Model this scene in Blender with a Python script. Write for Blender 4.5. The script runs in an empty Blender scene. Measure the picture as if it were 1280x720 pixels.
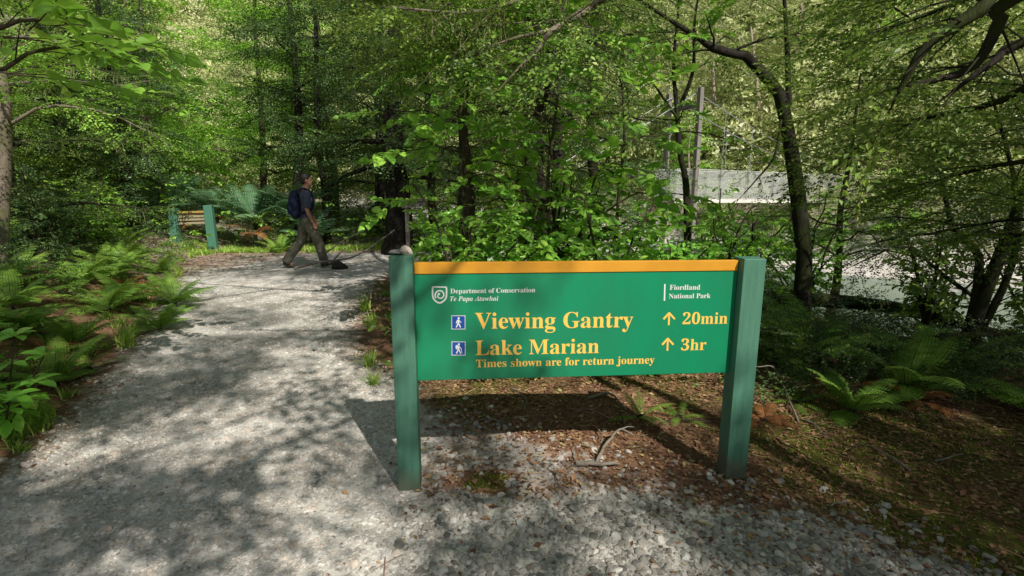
import bpy, math
import numpy as np
from mathutils import Vector
PI = math.pi
C = bpy.context.scene.collection
rng = np.random.default_rng(7)

# ------------------------------------------------------------------ camera numbers
FPX, PITCH, CAMH = 665.0, math.radians(10.6), 1.6
cp, sp = math.cos(PITCH), math.sin(PITCH)
def ray(u, v):
    x, zc = (u - 640) / FPX, (v - 360) / FPX
    return np.array([x, cp - zc * sp, -(sp + zc * cp)])
def at(u, v, Y):                       # point of the photo at forward distance Y
    r = ray(u, v); s = Y / r[1]
    return np.array([r[0] * s, Y, CAMH + r[2] * s])

# ------------------------------------------------------------------ numpy helpers
def vnoise(x, y, s=1.0, seed=0):
    x = np.asarray(x, float) / s + seed * 17.13; y = np.asarray(y, float) / s - seed * 9.71
    xi, yi = np.floor(x), np.floor(y); fx, fy = x - xi, y - yi
    fx = fx * fx * (3 - 2 * fx); fy = fy * fy * (3 - 2 * fy)
    def h(a, b):
        q = np.sin(a * 127.1 + b * 311.7 + seed * 3.3) * 43758.5453
        return q - np.floor(q)
    return (h(xi, yi) * (1 - fx) + h(xi + 1, yi) * fx) * (1 - fy) + (h(xi, yi + 1) * (1 - fx) + h(xi + 1, yi + 1) * fx) * fy
def fbm(x, y, s, seed=0, o=4):
    t, a, n = 0, 1.0, 0
    for k in range(o):
        t = t + a * (vnoise(x, y, s / 2 ** k, seed + k) - .5); n += a; a *= .5
    return t / n * 2
def ss(a, b, x):
    t = np.clip((np.asarray(x, float) - a) / (b - a), 0, 1); return t * t * (3 - 2 * t)
def norm(a):
    return a / np.maximum(np.linalg.norm(a, axis=-1, keepdims=True), 1e-9)
def frames(d, n):                      # columns: x along d, z near n
    x = norm(np.asarray(d, float)); y = norm(np.cross(np.asarray(n, float), x)); z = np.cross(x, y)
    return np.stack([x, y, z], axis=-1)
def catmull(P, n):
    P = np.asarray(P, float); Q = np.vstack([2 * P[0] - P[1], P, 2 * P[-1] - P[-2]])
    t = np.linspace(0, len(P) - 1 - 1e-6, n); i = t.astype(int); f = (t - i)[:, None]
    a, b, c, d = Q[i], Q[i + 1], Q[i + 2], Q[i + 3]
    return .5 * (2 * b + (c - a) * f + (2 * a - 5 * b + 4 * c - d) * f ** 2 + (3 * b - a - 3 * c + d) * f ** 3)
def polydist(x, y, poly):
    x = np.asarray(x, float); y = np.asarray(y, float)
    d = np.full(x.shape, 1e9)
    for (x0, y0), (x1, y1) in zip(poly[:-1], poly[1:]):
        dx, dy = x1 - x0, y1 - y0
        t = np.clip(((x - x0) * dx + (y - y0) * dy) / (dx * dx + dy * dy), 0, 1)
        d = np.minimum(d, np.hypot(x - x0 - t * dx, y - y0 - t * dy))
    return d
def inside(x, y, poly):
    c = np.zeros(np.shape(x), bool); p = poly + [poly[0]]
    for (x0, y0), (x1, y1) in zip(p[:-1], p[1:]):
        if y0 != y1:
            c ^= ((y0 > y) != (y1 > y)) & (x < (x1 - x0) * (y - y0) / (y1 - y0) + x0)
    return c

class MB:
    def __init__(s): s.V, s.F, s.M, s.R, s.n = [], [], [], [], 0
    def add(s, V, F, mat=0, rnd=0.0):
        V = np.asarray(V, float).reshape(-1, 3); F = np.asarray(F, np.int64)
        s.V.append(V); s.F.append(F + s.n); s.M.append(np.full(len(F), mat) if np.isscalar(mat) else np.asarray(mat))
        s.R.append(np.full(len(V), rnd) if np.isscalar(rnd) else np.asarray(rnd)); s.n += len(V)
    def stamp(s, TV, TF, Rm, P, S, mat=0, rnd=None):
        N, m = len(P), len(TV)
        if N == 0: return
        S = np.broadcast_to(np.asarray(S, float), (N,)) if np.ndim(S) < 2 else S
        if np.ndim(S) == 1: W = TV[None] * S[:, None, None]
        else: W = TV[None] * S[:, None, :]
        W = np.einsum('nij,nmj->nmi', Rm, W) + P[:, None, :]
        F = (TF[None] + (np.arange(N) * m)[:, None, None]).reshape(-1, TF.shape[1])
        if rnd is None: rnd = np.zeros(N)
        r = np.repeat(rnd, m) if np.ndim(rnd) == 1 else np.asarray(rnd).reshape(-1)
        mm = mat if np.isscalar(mat) else np.tile(mat, N)
        s.add(W.reshape(-1, 3), F, mm, r)
    def tube(s, P, R, k=6, mat=0, rnd=0.0, cap=True, wob=0.0):
        P = np.asarray(P, float); n = len(P); R = np.broadcast_to(np.asarray(R, float), (n,))
        T = norm(np.gradient(P, axis=0)); up = np.array([0, 0, 1.0]) if abs(T[0][2]) < .9 else np.array([1.0, 0, 0])
        a = norm(np.cross(T[0], up)); A = []
        for i in range(n):
            a = norm(a - T[i] * np.dot(a, T[i])); A.append(a)
        A = np.array(A); B = np.cross(T, A); th = np.arange(k) * 2 * PI / k
        rr = R[:, None] * (1 + wob * np.random.default_rng(n * 7 + k).uniform(-1, 1, (n, k))) if wob else R[:, None] * np.ones((1, k))
        V = P[:, None] + rr[..., None] * (A[:, None] * np.cos(th)[None, :, None] + B[:, None] * np.sin(th)[None, :, None])
        i = np.arange(n - 1)[:, None] * k; j = np.arange(k)[None]; j2 = (j + 1) % k
        s.add(V.reshape(-1, 3), np.stack([i + j, i + j2, i + k + j2, i + k + j], -1).reshape(-1, 4), mat, rnd)
        if cap:
            for e, q in ((n - 1, 1), (0, -1)):
                c = np.vstack([V[e], P[e] + T[e] * q * R[e] * .4]); f = [[m_, (m_ + 1) % k, k] for m_ in range(k)]
                s.add(c, f if q > 0 else [g[::-1] for g in f], mat, rnd)
    def box(s, c, size, mat=0, rot=None, rnd=0.0):
        x, y, z = np.array(size) / 2
        V = np.array([[-x, -y, -z], [x, -y, -z], [x, y, -z], [-x, y, -z], [-x, -y, z], [x, -y, z], [x, y, z], [-x, y, z]])
        if rot is not None: V = V @ np.asarray(rot).T
        s.add(V + np.asarray(c), [[0, 3, 2, 1], [4, 5, 6, 7], [0, 1, 5, 4], [1, 2, 6, 5], [2, 3, 7, 6], [3, 0, 4, 7]], mat, rnd)
    def mesh(s, name, mats, smooth=False, extra=None):
        me = bpy.data.meshes.new(name)
        V = np.concatenate(s.V).astype(np.float32); me.vertices.add(len(V)); me.vertices.foreach_set('co', V.ravel())
        li = np.concatenate([f.ravel() for f in s.F]); ln = np.concatenate([np.full(len(f), f.shape[1]) for f in s.F])
        st = np.concatenate([[0], np.cumsum(ln)[:-1]])
        me.loops.add(len(li)); me.loops.foreach_set('vertex_index', li.astype(np.int32))
        me.polygons.add(len(ln)); me.polygons.foreach_set('loop_start', st.astype(np.int32))
        me.polygons.foreach_set('material_index', np.concatenate(s.M).astype(np.int32))
        me.polygons.foreach_set('use_smooth', np.full(len(ln), bool(smooth)))
        a = me.attributes.new('rnd', 'FLOAT', 'POINT'); a.data.foreach_set('value', np.concatenate(s.R).astype(np.float32))
        for k, v in (extra or {}).items():
            a = me.attributes.new(k, 'FLOAT', 'POINT'); a.data.foreach_set('value', np.asarray(v, np.float32))
        for m in (mats if isinstance(mats, (list, tuple)) else [mats]): me.materials.append(m)
        me.update(calc_edges=True); return me

def obj(name, me, parent=None):
    o = bpy.data.objects.new(name, me); C.objects.link(o); o.parent = parent; return o
def tag(o, label=None, cat=None, group=None, kind=None):
    for k, v in (('label', label), ('category', cat), ('group', group), ('kind', kind)):
        if v: o[k] = v
    return o
def thing(name, label, cat, loc=(0, 0, 0), rz=0.0, group=None, scale=1.0):
    o = bpy.data.objects.new(name, None); C.objects.link(o); o.empty_display_size = .1
    o.location = loc; o.rotation_euler = (0, 0, rz); o.scale = (scale,) * 3
    return tag(o, label, cat, group)
def plantcopy(root, loc, rz, scale, label, group=None):
    r = root.copy(); C.objects.link(r); r.location = loc; r.rotation_euler = (0, 0, rz); r.scale = (scale,) * 3
    r['label'] = label
    if group: r['group'] = group
    for ch in list(root.children):
        c = ch.copy(); C.objects.link(c); c.parent = r
        for g in ch.children:
            d = g.copy(); C.objects.link(d); d.parent = c
    return r

# ------------------------------------------------------------------ materials
def mat(name):
    m = bpy.data.materials.new(name); m.use_nodes = True; nt = m.node_tree; nt.nodes.clear()
    out = nt.nodes.new('ShaderNodeOutputMaterial')
    def N(t, **kw):
        n = nt.nodes.new(t)
        for k, v in kw.items():
            if k.startswith('i_'): n.inputs[k[2:].replace('_', ' ')].default_value = v
            else: setattr(n, k, v)
        return n
    return m, nt, N, out
def c4(c): return (c[0], c[1], c[2], 1.0)
def ramp(N, stops):
    r = N('ShaderNodeValToRGB'); e = r.color_ramp.elements
    while len(e) < len(stops): e.new(.5)
    for q, (p, c) in zip(e, stops): q.position = p; q.color = c4(c)
    return r
def mix(nt, N, f, a, b, blend='MIX'):
    m = N('ShaderNodeMix', data_type='RGBA', blend_type=blend)
    for s, v in ((m.inputs[0], f), (m.inputs[6], a), (m.inputs[7], b)):
        if isinstance(v, bpy.types.NodeSocket): nt.links.new(v, s)
        elif isinstance(v, (int, float)): s.default_value = v
        else: s.default_value = c4(v)
    return m.outputs[2]
def noise(nt, N, scale, detail=4, coord=None, rough=.6):
    n = N('ShaderNodeTexNoise'); n.inputs['Scale'].default_value = scale; n.inputs['Detail'].default_value = detail; n.inputs['Roughness'].default_value = rough
    if coord is None: coord = N('ShaderNodeTexCoord').outputs['Object']
    nt.links.new(coord, n.inputs['Vector']); return n
def bump(nt, N, h, strength, dist):
    b = N('ShaderNodeBump'); b.inputs['Strength'].default_value = strength; b.inputs['Distance'].default_value = dist
    nt.links.new(h, b.inputs['Height']); return b.outputs['Normal']
def attr(N, name): return N('ShaderNodeAttribute', attribute_name=name).outputs['Fac']

def m_leaf(name, stops, trans=(.2, .32, .03), tf=.4, rough=.42, spec=.4, gain=4.2):
    stops = [(p, tuple(min(.9, q * gain) for q in c)) for p, c in stops]; trans = tuple(min(.9, q * 1.6) for q in trans)
    m, nt, N, out = mat(name); L = nt.links.new
    r = ramp(N, stops); L(attr(N, 'rnd'), r.inputs[0])
    n = noise(nt, N, .9, 2); v = N('ShaderNodeMapRange', i_From_Min=.3, i_From_Max=.7, i_To_Min=.65, i_To_Max=1.35); L(n.outputs['Fac'], v.inputs[0])
    h = N('ShaderNodeHueSaturation'); L(v.outputs[0], h.inputs['Value']); L(r.outputs[0], h.inputs['Color'])
    b = N('ShaderNodeBsdfPrincipled'); b.inputs['Roughness'].default_value = rough; b.inputs['Specular IOR Level'].default_value = spec
    L(h.outputs[0], b.inputs['Base Color'])
    t = N('ShaderNodeBsdfTranslucent'); tc = mix(nt, N, .5, h.outputs[0], trans); L(tc, t.inputs['Color'])
    s = N('ShaderNodeMixShader'); s.inputs[0].default_value = tf; L(b.outputs[0], s.inputs[1]); L(t.outputs[0], s.inputs[2]); L(s.outputs[0], out.inputs[0])
    return m
def m_bark(name, a, b, moss=.5, mosscol=(.06, .08, .02), sc=6):
    m, nt, N, out = mat(name); L = nt.links.new
    tc = N('ShaderNodeTexCoord').outputs['Object']; mp = N('ShaderNodeMapping'); mp.inputs['Scale'].default_value = (1, 1, .25); L(tc, mp.inputs[0])
    n1 = noise(nt, N, sc * 3, 6, mp.outputs[0], .7); n2 = noise(nt, N, sc * .5, 4)
    col = mix(nt, N, n1.outputs['Fac'], a, b)
    r = N('ShaderNodeMapRange', i_From_Min=.62 - moss * .3, i_From_Max=.75 - moss * .25); L(n2.outputs['Fac'], r.inputs[0])
    col = mix(nt, N, r.outputs[0], col, mosscol)
    p = N('ShaderNodeBsdfPrincipled'); p.inputs['Roughness'].default_value = .9; p.inputs['Specular IOR Level'].default_value = .2
    L(col, p.inputs['Base Color']); L(bump(nt, N, n1.outputs['Fac'], .9, .03), p.inputs['Normal']); L(p.outputs[0], out.inputs[0])
    return m
def m_plain(name, a, b=None, sc=8, rough=.6, bmp=.2, dist=.005, spec=.4, metal=0.0, stretch=None):
    m, nt, N, out = mat(name); L = nt.links.new
    co = None
    if stretch:
        mp = N('ShaderNodeMapping'); mp.inputs['Scale'].default_value = stretch; L(N('ShaderNodeTexCoord').outputs['Object'], mp.inputs[0]); co = mp.outputs[0]
    n = noise(nt, N, sc, 5, co); r = N('ShaderNodeMapRange', i_From_Min=.3, i_From_Max=.7); L(n.outputs['Fac'], r.inputs[0])
    col = mix(nt, N, r.outputs[0], a, b or tuple(x * .75 for x in a))
    p = N('ShaderNodeBsdfPrincipled'); p.inputs['Roughness'].default_value = rough; p.inputs['Specular IOR Level'].default_value = spec; p.inputs['Metallic'].default_value = metal
    L(col, p.inputs['Base Color'])
    if bmp: L(bump(nt, N, n.outputs['Fac'], bmp, dist), p.inputs['Normal'])
    L(p.outputs[0], out.inputs[0]); return m
def m_rnd(name, stops, rough=.85, sc=30, amt=.35):
    m, nt, N, out = mat(name); L = nt.links.new
    r = ramp(N, stops); L(attr(N, 'rnd'), r.inputs[0]); n = noise(nt, N, sc, 3)
    col = mix(nt, N, amt, r.outputs[0], n.outputs['Fac'], 'OVERLAY')
    p = N('ShaderNodeBsdfPrincipled'); p.inputs['Roughness'].default_value = rough; p.inputs['Specular IOR Level'].default_value = .25
    L(col, p.inputs['Base Color']); L(p.outputs[0], out.inputs[0]); return m

BEECH = m_leaf('beech_leaves', [(0, (.010, .022, .005)), (.4, (.03, .055, .010)), (.8, (.075, .115, .018)), (1, (.14, .16, .035))], (.20, .28, .03))
BEECHG = m_leaf('deep_green_leaves', [(0, (.016, .032, .008)), (.5, (.045, .075, .014)), (.85, (.09, .13, .02)), (1, (.16, .19, .035))], (.2, .3, .035), .45)
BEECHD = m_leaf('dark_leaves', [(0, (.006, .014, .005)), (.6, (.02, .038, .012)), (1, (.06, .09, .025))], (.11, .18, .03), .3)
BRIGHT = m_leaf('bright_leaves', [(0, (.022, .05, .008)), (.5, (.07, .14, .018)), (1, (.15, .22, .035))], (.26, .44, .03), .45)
BROAD = m_leaf('broad_leaves', [(0, (.022, .05, .01)), (.5, (.045, .095, .015)), (.9, (.09, .16, .02)), (1, (.2, .2, .04))], (.2, .34, .02), .45, .34, .5)
BROADB = m_leaf('broad_leaves_bright', [(0, (.02, .05, .008)), (.5, (.06, .13, .018)), (1, (.13, .22, .03))], (.24, .42, .03), .45, .34, .5)
GLOSSY = m_leaf('glossy_leaves', [(0, (.05, .13, .015)), (.7, (.10, .24, .03)), (1, (.16, .3, .05))], (.28, .5, .04), .35, .28, .6)
FERN = m_leaf('fern_green', [(0, (.022, .045, .009)), (.5, (.055, .1, .015)), (1, (.1, .15, .025))], (.2, .34, .03), .4)
FERNB = m_leaf('fern_blue', [(0, (.016, .036, .019)), (.5, (.034, .07, .035)), (1, (.07, .115, .05))], (.12, .24, .09), .35)
FERNDEAD = m_leaf('fern_dead', [(0, (.09, .035, .015)), (.6, (.2, .085, .03)), (1, (.3, .15, .06))], (.35, .15, .05), .3, gain=2.2)
HAZELEAF = m_leaf('far_leaves_hazed', [(0, (.045, .056, .02)), (.4, (.105, .12, .048)), (.75, (.17, .18, .085)), (1, (.25, .245, .15))], (.28, .30, .11), .35, .55)  # olive leaves, lightened and greyed in colour to stand in for distance haze
GRASS = m_leaf('grass_blades', [(0, (.04, .075, .012)), (.6, (.10, .16, .025)), (1, (.24, .22, .08))], (.3, .4, .05), .4)
MOSSM = m_leaf('moss_green', [(0, (.05, .06, .01)), (.6, (.12, .14, .02)), (1, (.2, .2, .04))], (.2, .24, .03), .2, .8, .1)
LICHEN = m_leaf('hanging_lichen', [(0, (.10, .11, .05)), (1, (.26, .27, .14))], (.3, .3, .14), .4, .8, .1, 1.5)
BARK = m_bark('bark_dark', (.012, .010, .008), (.05, .042, .032), .55, (.035, .045, .012))
BARKB = m_bark('bark_black', (.006, .005, .005), (.028, .023, .018), .25, (.02, .026, .008))
BARKP = m_bark('bark_pale', (.13, .10, .075), (.32, .27, .21), .35, (.1, .11, .04))
BARKM = m_bark('bark_mid', (.035, .026, .018), (.11, .085, .06), .5, (.05, .06, .015))
BARKW = m_bark('bark_bleached', (.28, .22, .17), (.55, .46, .38), .05)
TWIG = m_plain('twig_wood', (.07, .05, .035), (.03, .022, .016), 20, .9, 0)
GREYWOOD = m_plain('grey_wood', (.3, .26, .21), (.13, .11, .09), 14, .85, .6, .01, .2, 0, (1, 1, 6))
STONE = m_rnd('gravel_stone', [(0, (.13, .125, .118)), (.25, (.25, .235, .21)), (.6, (.46, .432, .39)), (.9, (.72, .69, .64)), (1, (.48, .36, .27))])
BOULDER = m_plain('boulder_stone', (.42, .40, .37), (.2, .2, .19), 5, .85, .6, .04, .2)
LITTER = m_rnd('litter_brown', [(0, (.1, .05, .028)), (.5, (.25, .125, .068)), (.85, (.4, .24, .13)), (1, (.42, .36, .16))], .8, 30, .2)

def m_ground():
    m, nt, N, out = mat('ground_surface'); L = nt.links.new
    tc = N('ShaderNodeTexCoord').outputs['Object']
    n1 = noise(nt, N, 2.2, 6, tc); n2 = noise(nt, N, 26, 6, tc, .7); n3 = noise(nt, N, 9, 5, tc)
    v = N('ShaderNodeTexVoronoi'); v.inputs['Scale'].default_value = 34; L(tc, v.inputs['Vector'])
    v2 = N('ShaderNodeTexVoronoi'); v2.inputs['Scale'].default_value = 75; L(tc, v2.inputs['Vector'])
    g = ramp(N, [(0, (.3, .28, .25)), (.5, (.66, .625, .57)), (1, (.9, .865, .81))]); L(v.outputs['Color'], g.inputs[0])
    g2 = ramp(N, [(0, (.34, .318, .285)), (.5, (.68, .645, .59)), (1, (.9, .865, .81))]); L(v2.outputs['Color'], g2.inputs[0])
    grav = mix(nt, N, .5, g.outputs[0], g2.outputs[0])
    grav = mix(nt, N, .5, grav, n2.outputs['Fac'], 'OVERLAY')
    dr = N('ShaderNodeMapRange', i_From_Min=.45, i_From_Max=.75); L(n1.outputs['Fac'], dr.inputs[0])
    grav = mix(nt, N, dr.outputs[0], grav, mix(nt, N, .5, grav, (.34, .25, .18)))
    n4 = noise(nt, N, .9, 3, tc); tv = N('ShaderNodeMapRange', i_From_Min=.3, i_From_Max=.7, i_To_Min=.74, i_To_Max=1.12); L(n4.outputs['Fac'], tv.inputs[0]); hv = N('ShaderNodeHueSaturation'); L(tv.outputs[0], hv.inputs['Value']); L(grav, hv.inputs['Color']); grav = hv.outputs[0]
    so = ramp(N, [(.25, (.075, .042, .026)), (.5, (.2, .108, .064)), (.7, (.32, .195, .12)), (.85, (.42, .3, .2))]); L(n2.outputs['Fac'], so.inputs[0])
    soil = so.outputs[0]
    mo = ramp(N, [(.3, (.045, .05, .012)), (.6, (.13, .135, .022)), (.8, (.21, .2, .04))]); L(n2.outputs['Fac'], mo.inputs[0])
    def edge(a, lo, hi, amp):
        s = N('ShaderNodeMath', operation='MULTIPLY_ADD'); L(n3.outputs['Fac'], s.inputs[0]); s.inputs[1].default_value = amp
        q = N('ShaderNodeMath', operation='ADD'); q.inputs[1].default_value = -amp * .5; L(attr(N, a), q.inputs[0]); L(q.outputs[0], s.inputs[2])
        r = N('ShaderNodeMapRange', i_From_Min=lo, i_From_Max=hi); L(s.outputs[0], r.inputs[0]); return r.outputs[0]
    col = mix(nt, N, edge('moss', .35, .65, .9), soil, mo.outputs[0])
    pm = edge('path', .3, .7, 1.0)
    col = mix(nt, N, pm, col, grav)
    p = N('ShaderNodeBsdfPrincipled'); p.inputs['Roughness'].default_value = .92; p.inputs['Specular IOR Level'].default_value = .2
    L(col, p.inputs['Base Color'])
    h = mix(nt, N, pm, n2.outputs['Fac'], v.outputs['Distance'])
    L(bump(nt, N, h, .45, .009), p.inputs['Normal']); L(p.outputs[0], out.inputs[0]); return m
GROUND = m_ground()
def m_water():
    m, nt, N, out = mat('river_water'); L = nt.links.new
    mp = N('ShaderNodeMapping'); mp.inputs['Scale'].default_value = (1, 1.6, 1); mp.inputs['Rotation'].default_value = (0, 0, .5); L(N('ShaderNodeTexCoord').outputs['Object'], mp.inputs[0])
    n = noise(nt, N, 2.6, 6, mp.outputs[0], .65); n2 = noise(nt, N, .5, 3)
    f = N('ShaderNodeMapRange', i_From_Min=.64, i_From_Max=.76); L(n.outputs['Fac'], f.inputs[0])
    col = mix(nt, N, n2.outputs['Fac'], (.12, .19, .14), (.26, .33, .25)); col = mix(nt, N, f.outputs[0], col, (.6, .65, .63))
    p = N('ShaderNodeBsdfPrincipled'); p.inputs['Roughness'].default_value = .14; p.inputs['Specular IOR Level'].default_value = .3; L(col, p.inputs['Base Color'])
    L(bump(nt, N, n.outputs['Fac'], .8, .12), p.inputs['Normal']); L(p.outputs[0], out.inputs[0]); return m
WATER = m_water()
PANELG = m_plain('panel_green', (.003, .26, .118), (.012, .2, .095), 4, .36, .05, .002, .45, 0, (1, 1, .35))
def m_post():
    m, nt, N, out = mat('post_green'); L = nt.links.new; tc = N('ShaderNodeTexCoord').outputs['Object']
    mp = N('ShaderNodeMapping'); mp.inputs['Scale'].default_value = (1, 1, .07); L(tc, mp.inputs[0]); g = noise(nt, N, 60, 5, mp.outputs[0], .65); b_ = noise(nt, N, 5, 5, tc); sp = noise(nt, N, 90, 3, tc)
    col = mix(nt, N, b_.outputs['Fac'], (.055, .185, .12), (.09, .235, .165)); gr = N('ShaderNodeMapRange', i_From_Min=.42, i_From_Max=.68, i_To_Max=.45); L(g.outputs['Fac'], gr.inputs[0]); col = mix(nt, N, gr.outputs[0], col, (.03, .12, .075))
    s_ = N('ShaderNodeMapRange', i_From_Min=.64, i_From_Max=.72, i_To_Max=.6); L(sp.outputs['Fac'], s_.inputs[0]); col = mix(nt, N, s_.outputs[0], col, (.16, .3, .22))
    sx = N('ShaderNodeSeparateXYZ'); L(N('ShaderNodeNewGeometry').outputs['Position'], sx.inputs[0]); d = N('ShaderNodeMath', operation='MULTIPLY_ADD'); L(b_.outputs['Fac'], d.inputs[0]); d.inputs[1].default_value = -.3; L(sx.outputs['Z'], d.inputs[2])
    dr = N('ShaderNodeMapRange', i_From_Min=-.02, i_From_Max=-.14, i_To_Max=.7); L(d.outputs[0], dr.inputs[0]); col = mix(nt, N, dr.outputs[0], col, (.12, .1, .07))
    p = N('ShaderNodeBsdfPrincipled'); p.inputs['Roughness'].default_value = .6; L(col, p.inputs['Base Color']); L(bump(nt, N, g.outputs['Fac'], .5, .004), p.inputs['Normal']); L(p.outputs[0], out.inputs[0]); return m
POSTG = m_post()
YELLOW = m_plain('board_yellow', (.72, .34, .03), (.6, .27, .02), 6, .45, .08, .002)
LETY = m_plain('letter_yellow', (.95, .60, .11), (.92, .56, .10), 5, .5, 0)
LETW = m_plain('letter_white', (.78, .8, .76), (.74, .76, .72), 5, .5, 0)
PICB = m_plain('pictogram_blue', (.01, .075, .36), (.01, .07, .33), 5, .45, 0)
SKIN = m_plain('skin', (.42, .22, .15), (.36, .18, .12), 12, .55, 0)
HAIR = m_plain('hair_dark', (.012, .009, .007), (.02, .015, .012), 40, .6, .5, .01)
SHIRT = m_plain('shirt_cloth', (.075, .085, .13), (.055, .065, .1), 14, .9, .4, .02, .1)
PACK = m_plain('backpack_cloth', (.012, .018, .05), (.008, .012, .032), 10, .8, .4, .02, .2)
TROUS = m_plain('trouser_cloth', (.17, .165, .125), (.11, .105, .08), 7, .95, .8, .05, .1)
SHOE = m_plain('shoe_dark', (.02, .02, .022), (.05, .05, .05), 10, .8, .3)
STEEL = m_plain('galvanised_steel', (.5, .51, .52), (.38, .39, .4), 10, .4, .05, .002, .5, .7)
DECK = m_plain('bleached_timber', (.78, .75, .69), (.6, .57, .52), 5, .8, .3, .01, .2)
TIMBER = m_plain('tower_timber', (.27, .25, .22), (.17, .155, .135), 6, .85, .4, .01, .2, 0, (1, 1, .2))
def m_mesh_wire():
    m, nt, N, out = mat('wire_netting'); L = nt.links.new
    tc = N('ShaderNodeTexCoord').outputs['UV']; w = []
    mp = N('ShaderNodeMapping'); mp.inputs['Scale'].default_value = (1, 1, 1); L(N('ShaderNodeTexCoord').outputs['Object'], mp.inputs[0])
    p = N('ShaderNodeBsdfPrincipled'); p.inputs['Base Color'].default_value = (.75, .76, .75, 1); p.inputs['Roughness'].default_value = .5
    L(p.outputs[0], out.inputs[0]); return m
WIRE = m_mesh_wire()

# ------------------------------------------------------------------ world, sun, camera
sc = bpy.context.scene
SUN = np.array([.50, -.88, .98]); SUN = SUN / np.linalg.norm(SUN)
w = bpy.data.worlds.new('World'); sc.world = w; w.use_nodes = True
bg = w.node_tree.nodes['Background']; sky = w.node_tree.nodes.new('ShaderNodeTexSky'); sky.sky_type = 'NISHITA'; sky.sun_disc = False
sky.sun_elevation = math.asin(SUN[2]); sky.sun_rotation = math.atan2(SUN[0], SUN[1])
hs = w.node_tree.nodes.new('ShaderNodeHueSaturation'); hs.inputs['Saturation'].default_value = .55
w.node_tree.links.new(sky.outputs[0], hs.inputs['Color']); w.node_tree.links.new(hs.outputs[0], bg.inputs[0]); bg.inputs[1].default_value = .072
sl = bpy.data.lights.new('sun', 'SUN'); sl.energy = 5.0; sl.angle = math.radians(.55); sl.color = (1, .95, .86)
so = bpy.data.objects.new('sun', sl); C.objects.link(so); so.rotation_euler = Vector(SUN).to_track_quat('Z', 'Y').to_euler()
cam = bpy.data.cameras.new('camera'); co = bpy.data.objects.new('camera', cam); C.objects.link(co); sc.camera = co
cam.sensor_width = 36; cam.lens = FPX / 1280 * 36; cam.clip_start = .05; cam.clip_end = 1500
co.location = (0, 0, CAMH); co.rotation_euler = (PI / 2 - PITCH, 0, 0)
sc.view_settings.view_transform = 'Standard'; sc.view_settings.look = 'None'
cy = sc.cycles; cy.max_bounces = 7; cy.diffuse_bounces = 3; cy.glossy_bounces = 2; cy.transmission_bounces = 4; cy.use_denoising = True; cy.sample_clamp_indirect = 6
try: cy.denoiser = 'OPENIMAGEDENOISE'
except Exception: pass

# ------------------------------------------------------------------ terrain
LY = [-60, 0, 2.8, 3.6, 5.4, 8, 10, 12, 13.3]; LX = [-2.2, -2.4, -2.85, -3.1, -3.95, -5.3, -6.3, -7.2, -7.5]
RY = [-60, 1, 2, 2.6, 2.9, 3.2, 3.9, 5, 7.3, 9, 11, 13.3]; RX = [2.6, 2.2, 1.8, 1.4, 1.0, .3, -.7, -1.6, -2.2, -2.45, -2.3, -1.5]
TURN = [(-5.5, 12.1), (-2.5, 12.3), (2, 14.3), (5.2, 18.3), (6.9, 20.6)]
NEAR = [(60, -14), (30, -4), (14, 3), (8.6, 7.6), (6.2, 11), (6, 15), (7.4, 19.5), (4, 25), (-4, 32), (-14, 39), (-35, 50), (-80, 66)]
FAR = [(-80, 78), (-40, 60), (-16, 48), (-6, 40), (3, 31.5), (9.3, 25), (11.5, 21.4), (14.2, 18.4), (21, 14), (34, 8), (66, -4)]
RIVER = NEAR + FAR
def gravel_dist(x, y):                 # positive inside the gravel
    a = np.minimum(np.minimum(x - np.interp(y, LY, LX), np.interp(y, RY, RX) - x), 13.3 - y)
    return np.maximum(a, 1.05 - polydist(x, y, TURN))
def gz(x, y):
    x = np.asarray(x, float); y = np.asarray(y, float)
    dl = np.interp(y, LY, LX) - x
    g = gravel_dist(x, y)
    off = ss(0, .5, -g)
    z = .035 * fbm(x, y, 1.3, 3) * (.3 + off) + .10 * fbm(x, y, 4, 8) * off
    z = z + off * (.32 * ss(0, 1.4, dl) + .12 * np.clip(dl - 1, 0, 60) * (1 + .3 * fbm(x, y, 6, 4)))
    z = z - .025 * ss(0, .6, g) - .05 * ss(.3, 1.6, x) * ss(1.8, 3, y) * ss(5.5, 3, y)
    z = z - .4 * ss(2.2, 5, x) * ss(3.5, 6.5, y)
    dn = polydist(x, y, RIVER + [RIVER[0]]); ins = inside(x, y, RIVER)
    d = np.where(ins, -dn, dn); fd = polydist(x, y, FAR)
    nd = polydist(x, y, NEAR)
    farside = (~ins) & (fd < nd)
    z = np.where(farside, .15 + .8 * ss(0, 3, fd) + .62 * np.clip(fd - 5, 0, 90) * (1 + .18 * fbm(x, y, 14, 6)) - 1.1 * ss(3, 0, fd), z)
    bed = -1.75 + .45 * fbm(x, y, 3, 12)
    k = np.where(farside, ss(2.2, -.6, d), ss(3.0, -.3, d))
    return z * (1 - k) + bed * k
def gpt(x, y): return np.array([x, y, float(gz(x, y))])

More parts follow.
